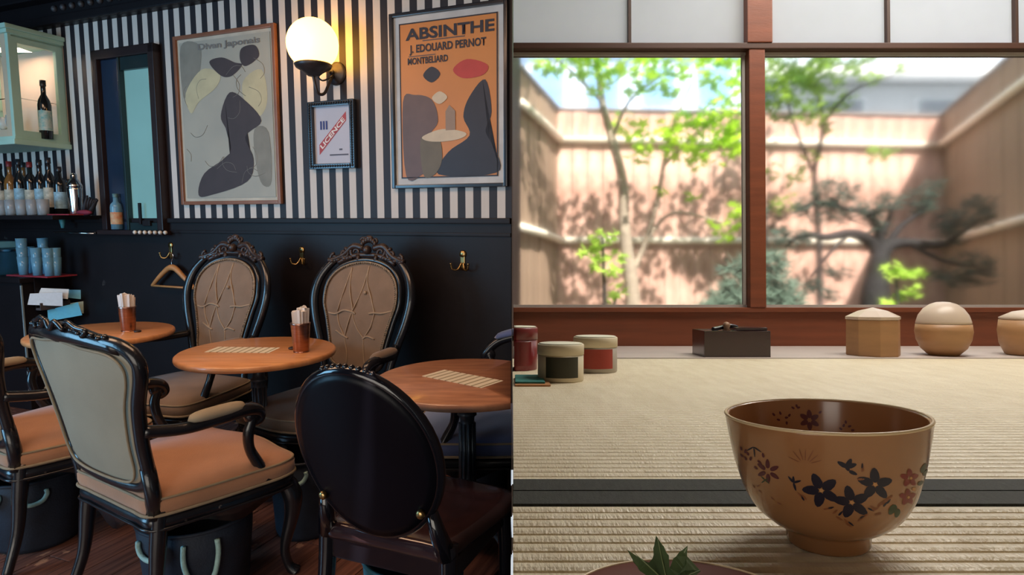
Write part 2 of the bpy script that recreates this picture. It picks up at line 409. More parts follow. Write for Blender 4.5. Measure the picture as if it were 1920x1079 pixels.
# ---- framed pictures
def framed(name,label,cat,c,fw,fd,fmat,paper,inset=0,matm=None,mw=0):
    # c: corner pixels TL,TR,BL,BR of the outer frame
    q=[onwall(*p,off=.03) for p in c]
    x0=(q[0][0]+q[2][0])/2; x1=(q[1][0]+q[3][0])/2; z1=(q[0][1]+q[1][1])/2; z0=(q[2][1]+q[3][1])/2
    w=x1-x0; h=z1-z0
    t=thing(name,label,cat,W(x0+w/2,z0,.0),ROT)
    m=MB()
    for a,b,cc,d in ((-w/2,-w/2+fw,0,h),(w/2-fw,w/2,0,h)): m.box(a,b,-fd,-.002,cc,d,.004)
    m.box(-w/2+fw,w/2-fw,-fd,-.002,0,fw,.004).box(-w/2+fw,w/2-fw,-fd,-.002,h-fw,h,.004)
    link('frame',m,fmat,t)
    if mw:
        link('mount',MB().box(-w/2+fw,w/2-fw,-.012,-.002,fw,h-fw),matm,t)
    pw=w-2*fw-2*mw; ph=h-2*fw-2*mw; y=-.016 if mw else -.012
    link('print',MB().box(-pw/2,pw/2,y,y+.004,fw+mw,h-fw-mw),paper,t)
    return t,pw,ph,fw+mw,y
def blob(t,name,pts,m,pw,ph,b,y,n=5,sm=True):   # pts in 0..1 of the print
    P=spline([(-pw/2+u*pw,b+v*ph) for u,v in pts],n,True) if sm else [Vector((-pw/2+u*pw,b+v*ph,0)) for u,v in pts]
    vs=[(p.x,y,p.y) for p in P]
    bm=bmesh.new(); f=bm.faces.new([bm.verts.new(v) for v in vs]); bmesh.ops.triangulate(bm,faces=[f]); bm.verts.index_update()
    me=bpy.data.meshes.new(name); bm.to_mesh(me); bm.free()
    return link(name,me,m,t)
ink=mat('printed_dark_ink',(.055,.042,.045),.6,0,.1,10)
ink2=mat('printed_grey_ink',(.25,.25,.21),.6,0,.1,10)
t,pw,ph,b,y=framed('framed_poster','large grey poster with dark curved shapes in thin copper-brown frame left of the globe lamp','poster',
   ((318,70),(513,41),(343,384),(525,383)),.022,.028,mat('copper_brown_frame',(.30,.13,.075),.35,.2),mat('aged_grey_poster_paper',(.42,.42,.35),.5,0,.06,3,col2=(.33,.34,.30)),mw=.02,matm=mat('cream_mount',(.55,.53,.44),.6))
pale=mat('printed_pale_ochre',(.55,.52,.33),.6,0,.1,10)
blob(t,'printed_shape',[(.02,.98),(.24,.97),(.22,.80),(.10,.72),(.02,.66)],ink2,pw,ph,b,y-.001)
blob(t,'printed_shape',[(.05,.68),(.25,.82),(.45,.78),(.40,.70),(.20,.62),(.10,.55)],pale,pw,ph,b,y-.0015)
blob(t,'printed_shape',[(.55,.66),(.72,.60),(.88,.47),(.70,.38),(.78,.24),(.70,.10),(.30,.02),(.14,.02),(.22,.16),(.52,.28),(.50,.42),(.44,.52)],ink,pw,ph,b,y-.002)
blob(t,'printed_shape',[(.34,.86),(.48,.88),(.62,.84),(.70,.82),(.58,.76),(.46,.77)],ink,pw,ph,b,y-.002)
blob(t,'printed_shape',[(.70,.92),(.84,.93),(.88,.86),(.74,.81),(.68,.85)],ink,pw,ph,b,y-.002)
blob(t,'printed_shape',[(.80,.42),(.95,.40),(.96,.10),(.86,.08),(.80,.22)],ink2,pw,ph,b,y-.0015)
blob(t,'printed_shape',[(.70,.72),(.90,.78),(.95,.60),(.86,.50),(.72,.58)],pale,pw,ph,b,y-.001)
m=MB(); rnd=random.Random(5)
for k in range(16):
    u0=rnd.uniform(.06,.9); v0=rnd.uniform(.08,.82); P=[(-pw/2+pw*(u0+.07*j*cos(k*1.7+j*.5)),y-.0012,b+ph*(v0+.045*j*sin(k*1.7+j*.5))) for j in range(4)]
    P=[(min(pw*.47,max(-pw*.47,p[0])),p[1],min(b+ph*.9,max(b+ph*.03,p[2]))) for p in P]; m.tube(spline(P,4),.0016,4)
link('printed_line',m,ink2,t)['kind']='stuff'
text_obj('lettering','Divan Japonais',mat('faded_title_ink',(.20,.20,.19),.6),t,.06*pw,b+.955*ph,pw*.68,ph*.05,y-.003)
t,pw,ph,b,y=framed('framed_poster','large orange absinthe poster with white mount and black frame right of the globe lamp','poster',
   ((729,26),(952,-4),(734,354),(949,350)),.020,.03,mat('black_picture_frame',(.015,.017,.024),.3,coat=.3),mat('orange_poster_paper',(.66,.25,.06),.45,0,.06,3),mw=.035,matm=mat('white_mount_board',(.62,.64,.64),.6))
navy=mat('printed_navy_ink',(.022,.022,.035),.5,0,.1,10); umber=mat('printed_umber_ink',(.15,.095,.085),.5,0,.1,10)
olive=mat('printed_olive_ink',(.16,.13,.08),.5,0,.1,10); redp=mat('printed_red_ink',(.55,.05,.04),.5,0,.1,10); creamp=mat('printed_cream_ink',(.66,.56,.40),.5,0,.1,10)
link('border_line',MB().box(-pw/2,-pw/2+.006,y-.002,y,b,b+ph).box(pw/2-.006,pw/2,y-.002,y,b,b+ph).box(-pw/2,pw/2,y-.002,y,b,b+.006).box(-pw/2,pw/2,y-.002,y,b+ph-.006,b+ph),navy,t)
blob(t,'printed_shape',[(.03,.50),(.16,.54),(.34,.50),(.40,.36),(.30,.26),(.36,.10),(.22,.02),(.05,.02)],umber,pw,ph,b,y-.002)
blob(t,'printed_shape',[(.22,.26),(.40,.26),(.44,.12),(.36,.02),(.24,.02)],olive,pw,ph,b,y-.003)
blob(t,'printed_shape',[(.72,.50),(.88,.60),(.94,.40),(.88,.28),(.98,.16),(.98,.02),(.40,.02),(.50,.16),(.72,.26),(.66,.38)],navy,pw,ph,b,y-.002)
blob(t,'printed_shape',[(.56,.68),(.70,.735),(.90,.69),(.86,.63),(.66,.62)],redp,pw,ph,b,y-.002)
blob(t,'printed_shape',[(.25,.66),(.34,.71),(.43,.66),(.34,.61)],navy,pw,ph,b,y-.002)
blob(t,'printed_shape',[(.24,.27),(.45,.31),(.68,.28),(.64,.245),(.45,.23),(.28,.24)],creamp,pw,ph,b,y-.0035)
blob(t,'printed_shape',[(.42,.55),(.50,.51),(.42,.47),(.34,.51)],creamp,pw,ph,b,y-.0035)
blob(t,'printed_shape',[(.48,.30),(.48,.42),(.52,.46),(.58,.42),(.58,.30)],mat('printed_muted_ink',(.34,.24,.17),.5),pw,ph,b,y-.004,sm=False)
text_obj('lettering','ABSINTHE',navy,t,.02*pw,b+.925*ph,pw*.90,ph*.075,y-.003)
text_obj('lettering','J. EDOUARD PERNOT',navy,t,.0*pw,b+.825*ph,pw*.78,ph*.066,y-.003)
text_obj('lettering','MONTBELIARD',navy,t,-.20*pw,b+.755*ph,pw*.42,ph*.044,y-.003)
link('small_print',MB().box(-.25*pw,.18*pw,y-.002,y-.001,b+.875*ph,b+.882*ph).box(-.40*pw,-.12*pw,y-.002,y-.001,b+.783*ph,b+.789*ph),umber,t)
t,pw,ph,b,y=framed('framed_sign','small licence sign in ornate black frame below the globe lamp','sign',
   ((573,193),(663,184),(584,318),(666,315)),.030,.035,mat('black_ornate_frame',(.018,.028,.042),.25,.2,coat=.5),mat('bluish_white_card',(.55,.57,.66),.6,0,.04,5))
fx=pw/2+.015; m=MB()
for k in range(26):
    for sx in (-1,1): m.ball((sx*fx,-.036,.02+k*(ph+2*b-.04)/25),.0075,6,4)
for k in range(18):
    for zz in (.015,ph+2*b-.015): m.ball((-fx+2*fx*k/17,-.036,zz),.0075,6,4)
link('beading',m,mat('black_ornate_beading',(.03,.04,.055),.25,.3),t)
a=math.atan2(.57*ph,.74*pw)
L=math.hypot(.74*pw,.57*ph)
m=MB().add([(-.38*pw,y-.001,b+.16*ph),(-.38*pw,y-.001,b+.34*ph),(.36*pw,y-.001,b+.90*ph),(.36*pw,y-.001,b+.74*ph)],[(0,1,2,3)])
link('red_band',m,mat('red_band_print',(.48,.05,.05),.5),t)
text_obj('lettering','LICENCE',white_paper,t,-.01*pw,b+.535*ph,L*.86,ph*.085,y-.002,rot=a)
text_obj('lettering','III',mat('blue_numeral_ink',(.03,.04,.20),.5),t,-.24*pw,b+.68*ph,pw*.20,ph*.15,y-.002)
link('small_print',MB().box(-.1*pw,.40*pw,y-.002,y-.001,b+.14*ph,b+.165*ph).box(.16*pw,.24*pw,y-.002,y-.001,b+.23*ph,b+.26*ph),mat('small_print_ink',(.12,.12,.16),.6),t)

# ---- globe wall lamp
xb,zb_=onwall(627,137,.02); gx,gz=onwall(586,83,.16)
t=thing('wall_lamp','glowing white globe wall lamp on curved grey iron arm','lamp',W(xb,zb_,0),ROT)
dx=gx-xb; dz=gz-zb_; GR=.1365
link('globe',MB().ball((dx,-.16,dz),GR,32,20),mat('lit_opal_glass',(.9,.8,.6),.3,0,0,5,emis=((1,.46,.08),9)),t)
Mr=Matrix.Rotation(PI/2,4,'X')
link('back_plate',MB().lathe([(.0,.03),(.02,.034),(.028,.026),(.045,.022),(.052,.016),(.062,.012),(.066,0)],28,Mr).lathe([(.014,.04),(.014,.05),(.0,.052)],16,Mr),grey_iron,t)
cz=dz-GR
link('globe_cup',MB().lathe([(.0,cz-.035),(.03,cz-.03),(.05,cz-.012),(.092,cz+.012),(.10,cz+.028),(.096,cz+.034),(.06,cz+.022)],28,Matrix.Translation((dx,-.16,0)),cap=False),grey_iron,t)
pts=spline([(0,-.02,0),(-.005,-.06,-.06),(dx*.35,-.10,-.125),(dx*.75,-.14,-.125),(dx,-.16,-.05),(dx,-.16,cz-.03)],6)
link('arm',MB().tube(pts,.0085,8).tube(spline([(-.0,-.03,-.01),(.01,-.07,-.035),(-.02,-.1,-.055),(-.045,-.11,-.03),(-.03,-.1,-.01)],5),.005,6),grey_iron,t)

# ---- coat hooks and hanger
def make_hook():
    t=thing('coat_hook','x','coat hook')
    link('plate',MB().lathe([(0,.008),(.012,.007),(.016,.003),(.016,0)],16,Matrix.Translation((0,0,.026))@Mr).box(-.010,.010,-.006,0,-.03,.03,.003).lathe([(0,.006),(.012,.005),(.014,0)],16,Matrix.Translation((0,0,-.028))@Mr),brass,t)
    for s in (-1,1):
        link('prong',MB().tube(spline([(s*.004,-.006,-.01),(s*.016,-.018,-.036),(s*.034,-.03,-.034),(s*.040,-.034,-.010)],5),[.004]*14+[.004,.006],8),brass,t)
    return t
hk=None
for px,py,lb in ((319,470,'brass double coat hook holding the wooden hanger'),(565,480,'brass double coat hook between the two carved high-back chairs'),(867,489,'brass double coat hook alone at the right end of black panelling')):
    x,z=onwall(px,py,.02)
    if hk is None: hk=make_hook(); hk['label']=lb; hk['group']='brass coat hooks on the panelling'; hk.matrix_world=Matrix.Translation(W(x,z,.012))@Matrix.Rotation(ROT,4,'Z'); hk.scale=(1.3,1.3,1.3)
    else: o=copy_thing(hk,W(x,z,.012),ROT,lb); o.scale=(1.3,1.3,1.3)
x,z=onwall(321,502,.06)
t=thing('coat_hanger','light wooden coat hanger hanging from brass hook on dark panelling','hanger',W(x,z,.055),ROT)
half=.185; zb2=-.125
pts=[(-half,0,zb2),(-half*.6,-.004,-.065),(-.04,0,-.012),(0,0,0),(.04,0,-.012),(half*.6,-.004,-.065),(half,0,zb2)]
hw=mat('hanger_beech',(.60,.28,.10),.4,0,.1,20)
P=spline(pts,5); link('shoulder_bar',MB().tube(P,[.011+.010*(1-abs(i-len(P)/2)/(len(P)/2)) for i in range(len(P))],8,flat=1.0),hw,t)
link('trouser_bar',MB().tube([(-half,0,zb2),(half,0,zb2-.004)],.007,8),hw,t)
link('hook_wire',MB().tube(spline([(0,0,0),(0,0,.04),(.012,0,.06),(.018,0,.078),(.004,0,.092),(-.012,0,.085)],5),.0028,6),chrome,t)

# ---- mint display cabinet
xc,_=onwall(125,180)
CZ1=onwall(118,71)[1]; CZ0=onwall(133,281)[1]; CD=.35; CW=.70
t=thing('display_cabinet','mint green glazed wall cabinet above the bottle shelf','cabinet',W(xc,CZ0,0),ROT)
H_=CZ1-CZ0
link('back_panel',MB().box(-CW,0,-.012,0,.03,H_-.03),peach,t)
m=MB().box(-CW-.01,.02,-CD-.02,0,-.0,.035,.008).box(-CW,0.005,-CD-.005,0,.035,.055,.004)
link('base',m,mint,t)
m=MB().box(-CW-.01,.025,-CD-.025,0,H_-.03,H_,.008).box(-CW,.012,-CD-.012,0,H_-.055,H_-.03,.005).box(-CW,.0,-CD+.02,0,H_-.07,H_-.05)
link('cornice',m,mint,t)
g0,g1=.05,H_-.055
m=MB()
for yy in (-CD,-.055): m.box(-.03,0,yy,yy+.055,g0,g1,.004)
m.box(-.03,0,-CD+.05,-.05,g0,g0+.045,.004).box(-.03,0,-CD+.05,-.05,g1-.05,g1,.004)
link('side_frame',m,mint,t)
link('side_pane',MB().box(-.018,-.015,-CD+.05,-.05,g0+.04,g1-.04),pane_glass,t)
link('side_panel',MB().box(-CW,-CW+.02,-CD,0,g0,g1),mint,t)
m=MB().box(-.075,-.03,-CD,-CD+.025,g0,g1,.004).box(-CW+.02,-CW+.07,-CD,-CD+.025,g0,g1,.004).box(-CW+.07,-.075,-CD,-CD+.025,g0,g0+.05,.004).box(-CW+.07,-.075,-CD,-CD+.025,g1-.05,g1,.004)
dr=link('door',m,cream_paint,t)
link('door_pane',MB().box(-CW+.06,-.07,-CD+.01,-CD+.013,g0+.04,g1-.04),pane_glass,dr)
link('shelf',MB().box(-CW+.02,-.03,-CD+.04,-.013,.30,.306),pane_glass,t)
cl=light('cabinet_light','AREA',W(xc-.30,CZ1-.10,.2),(0,0,-1),2.4,(1,.75,.52),.3,.12)
# ---- bottles
def bottle_parts(t,kind='wine',h=.32,r=.037,gm=None,lm=None,cm=None):
    gm=gm or dark_glass
    if kind=='wine': pr=[(0,0),(r,0),(r,h*.58),(r*.85,h*.66),(r*.38,h*.76),(r*.36,h*.97),(r*.42,h*.97),(r*.42,h)]
    else: pr=[(0,0),(r,0),(r,h*.62),(r*.9,h*.70),(r*.42,h*.78),(r*.40,h*.90),(0,h*.90)]
    b=link('body',MB().lathe(pr,16,cap=True),gm,t)
    link('label',MB().lathe([(r+.0008,h*.14),(r+.0008,h*.48)],16,cap=False),lm,t)
    link('cap',MB().lathe([(r*.44,h*.90),(r*.46,h*.905),(r*.46,h*1.0),(0,h*1.0)],12),cm,t)
solid_dark=mat('dark_bottle',(.012,.013,.014),.12,0,.1,5,coat=.6)
solid_amber=mat('amber_spirit',(.30,.13,.03),.12,0,.2,5,coat=.6)
lab_w=mat('label_cream',(.62,.55,.42),.6,0,.25,40); lab_b=mat('label_pale_blue',(.35,.55,.65),.6,0,.25,40); lab_r=mat('label_red_orange',(.6,.18,.06),.6,0,.35,30,col2=(.6,.5,.3))
capb=mat('bottle_cap_dark',(.02,.02,.025),.3); capr=mat('bottle_cap_red',(.3,.03,.03),.4)
def shelf_thing(px,py,off,name,label,cat,group=None,zz=None):
    x,z=onwall(px,py,off)
    return thing(name,label,cat,W(x,z if zz is None else zz,off),ROT,group)
tb=shelf_thing(88,262,.15,'wine_bottle','dark wine bottle with teal label standing inside the mint cabinet','bottle',zz=CZ0+.056)
bottle_parts(tb,'wine',.385,.040,solid_dark,mat('label_teal',(.15,.42,.42),.6,0,.3,40,col2=(.6,.6,.5)),capb)
for k,(px,off,hh) in enumerate(((8,.18,.15),(24,.22,.14))):
    q=shelf_thing(px,262,off,'stemmed_glass',('clear stemmed glass at the back inside the cabinet','clear stemmed glass nearest the door inside the mint cabinet')[k],'glass','glasses in the mint cabinet',zz=CZ0+.056)
    link('bowl',MB().lathe([(.006,.07),(.03,.09),(.034,.12),(.031,.16),(.029,.16),(.032,.12),(.028,.092),(.0,.075)],16,cap=False),clear_glass,q)
    link('stem',MB().lathe([(.0,0),(.03,.0),(.03,.003),(.004,.008),(.004,.07),(.008,.074)],16),clear_glass,q)
q=shelf_thing(26,262,.24,'folded_cloth_stack','small orange and white folded stack on the cabinet floor','cloth',zz=CZ0+.0555)
link('lower_fold',MB().box(-.09,.02,-.04,.04,0,.018,.005),mat('orange_cloth',(.55,.15,.05),.8),q); link('upper_fold',MB().box(-.05,.03,-.04,.04,.018,.040,.006),white_paper,q)
# bottle shelf
zs=onwall(60,404,.30)[1]
xr_,_=onwall(188,402,.02)
sh=tag(link('wall_shelf',MB().box(-1.6,0,-.34,0,-.028,0,.004),panel_black,None,W(xr_-.0,zs,0),ROT),'long black bar shelf carrying the spirit bottles','shelf')
gi=[(solid_dark,lab_w,capb),(solid_amber,lab_w,capr),(solid_dark,lab_b,capb),(solid_dark,lab_w,capr),(solid_dark,lab_b,capb),(solid_dark,lab_w,capb),(solid_dark,lab_b,capb),(solid_amber,lab_w,capb)]
names=['dark spirit bottle at the left edge of the bar shelf','amber spirit bottle with cream label on the bar shelf','dark bottle with pale blue label left of the middle of the row','dark bottle with cream label and red cap mid row','dark bottle with blue label right of the middle of the row','dark bottle with cream label beside the steel shaker','short dark bottle at the right end of the row','amber bottle behind the clear tumblers']
for k,px in enumerate((6,24,42,62,80,97,116,50)):
    off=.13 if k!=7 else .05
    q=shelf_thing(px,400,off,'spirit_bottle',names[k],'bottle','spirit bottles on the bar shelf',zz=zs)
    bottle_parts(q,'wine' if k%3 else 'spirit',.368+.012*(k%3)-(.04 if k==6 else 0),.038,*gi[k])
q=shelf_thing(143,398,.16,'cocktail_shaker','polished steel cocktail shaker at the right end of the bar shelf','shaker',zz=zs)
link('body',MB().lathe([(0,0),(.034,0),(.036,.01),(.046,.17),(.046,.185)],20),chrome,q)
link('lid',MB().lathe([(.047,.184),(.045,.20),(.026,.235),(.02,.24),(.02,.262),(.014,.275),(0,.278)],20),chrome,q)
q=shelf_thing(131,398,.05,'spirit_bottle','slim brown bottle tight behind the steel shaker','bottle','spirit bottles on the bar shelf',zz=zs)
bottle_parts(q,'wine',.25,.030,solid_amber,lab_w,capb)
def tumbler_mesh(h=.10,r=.036,r0=.029):
    return MB().lathe([(0,.004),(0,0),(r0,0),(r,h),(r-.003,h),(r0-.002,.008),(0,.008)],18,cap=False)
tm=None
for k,px in enumerate((4,22,42,62,82)):
    x,z=onwall(px,402,.26)
    lab='clear squat tumbler %s on the bar shelf'%('at the far left edge','second from the left edge','in the middle of the row','second from the right of the row','at the right of the row')[k]
    if tm is None: tm=o=link('tumbler',tumbler_mesh(.105,.037,.033),clear_glass)
    else: o=tm.copy(); COL.objects.link(o)
    o.matrix_world=Matrix.Translation(W(x,zs,.26)); tag(o,lab,'glass','clear tumblers on the bar shelf')
x,_=onwall(120,402,.25); tag(link('bar_mat',MB().box(-.09,.12,-.05,.05,0,.008,.003),red_mat,None,W(x,zs,.25),ROT),'red bar mat under the shaker on the bar shelf','mat')
q=shelf_thing(172,402,.14,'folded_umbrella_stack','crumpled black and dark red cloth bundle at the end of bar shelf','cloth',zz=zs)
q.name='cloth_bundle'
m=MB()
for k in range(5): m.tube(spline([(-.06+.01*k,0,.01),(-.02+.01*k,-.03+.012*k,.05+.012*k),(.0+.008*k,.01*k-.02,.13-.01*k)],4),[.022,.02,.018,.016,.014,.012,.01,.008,.006],6)
link('black_fold',m,mat('black_cloth',(.012,.012,.02),.7),q)
link('red_fold',MB().ball((0,-.05,.018),.05,12,6,sc=(1.4,.5,.35)),mat('dark_red_cloth',(.22,.02,.05),.8),q)
# bottle on the window sill
q=shelf_thing(220,430,.055,'gin_bottle','clear bottle with red and yellow label on the window sill','bottle')
bottle_parts(q,'spirit',.235,.036,daylight_tint_glass,lab_r,mat('teal_cap',(.12,.25,.27),.4))
# rail with clips under the shelf
xa,za=onwall(100,436,.10); xb2,_=onwall(176,436,.10)
q=thing('utensil_rail','thin steel rail on the dark wall under the bar shelf','rail',W((xa+xb2)/2,za,.10),ROT)
hl=(xb2-xa)/2
link('bar',MB().tube([(-hl,0,0),(hl,0,-.004)],.005,6),chrome,q)
link('bracket',MB().box(-hl+.0,-hl+.012,0,.09,-.006,.006).box(hl-.012,hl,0,.09,-.006,.006),chrome,q)
q=shelf_thing(118,428,.10,'teal_light_stand_in','small teal cup, a measure clipped at the rail','stand_in'); link('cup',MB().lathe([(0,0),(.010,0),(.022,.065),(.020,.065),(.010,.005)],12),mat('teal_light_colour',(.10,.38,.42),.3),q)  # teal cup shape added in place of a small teal light
link('clip',MB().box(-.004,.004,.0,.02,.05,.06),chrome,q)
# ---- dark bar counter
ZC=.905; xe,_=onwall(135,512)
t=thing('bar_counter','low black bar counter with stacked water glasses on top','counter',W(xe,0,0),ROT)
link('body',MB().box(-1.9,0,-.34,0,0,ZC-.035,.004),panel_black,t)
link('counter_top',MB().box(-1.92,.015,-.36,0,ZC-.035,ZC,.006),panel_black,t)
link('edge_strip',MB().box(-.006,.006,-.347,-.338,.1,ZC-.05),mat('pale_corner_edge',(.28,.34,.36),.4),t)  # pale strip down the front corner
x,_=onwall(70,515,.2)
tag(link('bar_mat',MB().box(-.20,.23,-.10,.10,0,.010,.003),red_mat,None,W(x,ZC,.18),ROT),'long red rubber mat under the stacked glasses on counter','mat')
tm2=None
for k,(px,n,off) in enumerate(((44,3,.24),(58,2,.14),(70,2,.24),(84,3,.14),(92,2,.24),(106,2,.20))):
    x,_=onwall(px,505,off)
    for j in range(n):
        lab='water glass coloured with blue daylight, %s of the %s stack on the counter'%(('bottom','second','third')[j],('leftmost','second','third','fourth','fifth','rightmost')[k])
        if tm2 is None: tm2=o=link('water_glass',tumbler_mesh(.125,.034,.027),daylight_tint_glass)
        else: o=tm2.copy(); COL.objects.link(o)
        o.matrix_world=Matrix.Translation(W(x,ZC+.0105+j*.062,off)); tag(o,lab,'glass','stacked water glasses on the counter')
q=shelf_thing(10,512,.2,'ice_bin','pale blue box with lid at the left end of the counter','box',zz=ZC)
link('bin',MB().box(-.16,.06,-.09,.09,0,.19,.01),mat('blue_steel_bin',(.04,.16,.28),.3,.4),q); link('lid',MB().box(-.165,.065,-.095,.095,.19,.235,.012),mat('pale_blue_lid',(.16,.46,.60),.35),q)
link('rim_band',MB().box(-.167,.067,-.097,.097,.165,.178),chrome,q)
# ---- card rack on the side of the counter
x,z=onwall(137,598,.17); RC=W(xe+.012,.70,.17)
t=thing('card_rack','dark slanted card rack fixed on the side of counter','rack',RC,ROT)
link('tray',MB().box(0,.05,-.10,.10,-.02,-.005,.003).box(.045,.052,-.10,.10,-.02,.03,.002),mat('grey_brown_rack',(.10,.085,.09),.4),t)
link('upright',MB().box(0,.008,-.10,.10,-.01,.20,.002),panel_black,t)
cards=[(84,560,.098,.075,(.80,.86,.92),0,'white card','upper left'),(100,548,.085,.05,(.9,.9,.88),-.1,'white folded leaflet','top middle'),(148,551,.085,.055,(.25,.72,.95),-.06,'bright blue card','top right'),(118,585,.10,.075,(.14,.60,.85),.25,'deep blue card with print','lower left'),(150,576,.115,.075,(.66,.86,.80),.12,'pale green printed card','lower right')]
for k,(px,py,cw,ch,c,rt,nm,ps) in enumerate(cards):
    r=ray(px,py); B=W(xe+.07+.006*k,0,0); kk=(B-Vector((0,0,EYE))).dot(WX)/r.dot(WX); p=Vector((0,0,EYE))+r*kk
    m=MB(); m.add([(0,-cw,-ch/2),(0,cw,-ch/2-.02),(.004,cw*1.05,ch/2),(.004,-cw*.8,ch/2),(.003,-cw,-ch/2),(.003,cw,-ch/2-.02),(.007,cw*1.05,ch/2),(.007,-cw*.8,ch/2)],[(0,1,2,3),(7,6,5,4),(0,4,5,1),(1,5,6,2),(2,6,7,3),(3,7,4,0)])
    o=link('postcard',m,mat('card_%d'%k,c,.5,0,.04,60),None)
    o.matrix_world=Matrix.Translation(p)@Matrix.Rotation(ROT-.75,4,'Z')@Matrix.Rotation(rt,4,'X')
    tag(o,'%s at the %s of the rack on the counter side'%(nm,ps),'card','cards in the rack')

# =================================================== tables
def cafe_table(c,r,label,wood,a0=0):
    t=thing('bistro_table',label,'table',(c[0],c[1],0),0,'round bistro tables')
    link('table_top',MB().lathe([(0,.690),(r-.02,.690),(r-.004,.694),(r,.703),(r-.001,.714),(r-.008,.72),(0,.72)],64),wood,t)
    cm=MB().lathe([(.0,.69),(.09,.688),(.09,.676),(.035,.665),(.024,.64),(.026,.60),(.034,.595),(.036,.585),(.028,.578),(.026,.56),(.026,.30),(.034,.285),(.036,.27),(.030,.26),(.045,.22),(.05,.17),(.04,.14),(.0,.135)],20)
    link('column',cm,iron,t)
    f=MB()
    for k in range(10):
        a=2*PI*k/10; f.tube([(.026*cos(a),.026*sin(a),.31),(.026*cos(a),.026*sin(a),.555)],.006,6)
    link('fluting',f,iron,t)
    foot=None
    for k in range(4):
        a=a0+k*PI/2; M=Matrix.Rotation(a,4,'Z')
        m=MB().tube(spline([(.03,0,.24),(.12,0,.235),(.22,0,.15),(.31,0,.05),(.37,0,.018),(.40,0,.022)],6),lerp_r([.014,.018,.016,.014,.018,.022],31),8,M=M)
        m.tube(spline([(.03,0,.17),(.12,0,.17),(.20,0,.10),(.28,0,.035)],6),.010,8,M=M)
        m.tube(spline([(.10,0,.22),(.14,0,.19),(.13,0,.155),(.10,0,.165)],5),.008,6,M=M)
        m.tube(spline([(.16,0,.19),(.20,0,.16),(.20,0,.11)],5),.008,6,M=M)
        m.tube(spline([(.23,0,.13),(.26,0,.10),(.25,0,.06)],5),.008,6,M=M)
        m.ball((.385,0,.013),.022,10,6,M=M,sc=(1.3,1,.6))
        link('foot',m,iron,t)
    return t
T2=(-1.125,2.785); T1=(-2.11,3.25); T3=(-.165,2.285)
cafe_table(T2,.335,'round orange wood cafe table in the middle with a cup and menu',table_wood,.1)
cafe_table(T1,.335,'round orange wood cafe table at the back beside the bar counter',table_wood,.2)
t3=cafe_table(T3,.338,'round reddish wood cafe table at right edge behind the black oval chair',table_wood2,.9)
cutx0(t3)
def cup_with_napkins(px,py,lb1,lb2):
    p=onz(px,py,.72)
    t=thing('metal_tumbler',lb1,'cup',p,0,'metal tumblers on the tables')
    link('cup',MB().lathe([(0,.0),(.031,.0),(.033,.004),(.041,.12),(.0435,.128),(.041,.130),(.039,.12),(.030,.01),(0,.01)],28,cap=False),copper,t)
    link('foot_ring',MB().lathe([(.0,.0),(.034,.0),(.034,.005),(.0,.005)],24),copper,t)
    n=thing('napkin_bundle',lb2,'napkins',p+Vector((0,0,.012)),0,'napkin bundles in the tumblers')
    rnd=random.Random(px)
    for k in range(9):
        a=2*PI*k/8; rr=.019 if k<8 else 0; bx,by=rr*cos(a),rr*sin(a)
        lean=1.25; hgt=.165+rnd.uniform(-.012,.02); m=MB(); w_=.014
        vs=[];ang=rnd.uniform(0,PI)
        for zz,sc in ((0,.9),(hgt*.5,1.0),(hgt,1.25)):
            cx,cy=bx*(1+ (lean-1)*zz/hgt),by*(1+(lean-1)*zz/hgt)
            for q in range(8):
                b_=2*PI*q/8+ang; r_=w_*sc*(1 if q%2 else .6); vs.append((cx+r_*cos(b_),cy+r_*sin(b_),zz+(rnd.uniform(-.006,.006) if zz==hgt else 0)))
        fs=[(i*8+q,i*8+(q+1)%8,(i+1)*8+(q+1)%8,(i+1)*8+q) for i in range(2) for q in range(8)]+[tuple(range(16,24)),tuple(reversed(range(8)))]
        m.add(vs,fs); link('napkin',m,white_paper,n)
    return p
p=cup_with_napkins(565,660,'copper-coloured metal tumbler on the middle table','white paper napkins bundled in the tumbler on the middle table')
link_o=link('trinket',MB().lathe([(.012,0),(.018,.0),(.020,.006),(.014,.010),(.010,.006)],16,cap=False),carved_wood,None,onz(549,655,.7205)); link_o.name='bottle_cap'
tag(link_o,'small dark ring beside the tumbler on the middle table','ring')
p=cup_with_napkins(241,621,'copper-coloured metal tumbler on the back left table','white paper napkins bundled in the tumbler on the back left table')
o=link('small_ring',MB().lathe([(.010,0),(.016,.0),(.018,.006),(.012,.010),(.008,.006)],16,cap=False),carved_wood,None,onz(258,623,.7205)); tag(o,'small dark ring beside the tumbler on the back left table','ring')
menu_m=stripes('menu_card_print',1,.031,.0,.72,(.98,.93,.76),(.42,.38,.22),.6)
def menu(c,label,cut=False,lines=8):
    P=[onz(x,y,.7203) for x,y in c]
    ctr=sum(P,Vector())/4; ax=(P[1]-P[0]); ang=math.atan2(ax.y,ax.x); wd=ax.length; hd=(P[3]-P[0]).length
    o=link('menu_card',MB().box(-wd/2,wd/2,-hd/2,hd/2,0,.0012),menu_m,None,ctr,ang); tag(o,label,'menu','menu cards lying on the tables')
    if cut: cutx0(o)
menu(((393,657),(418,647.5),(529,655),(484,668)) ,'cream printed menu card lying on the middle table')
menu(((779,709),(822,697),(968,708),(900,729)),'cream printed menu card lying on the right-hand table',True)

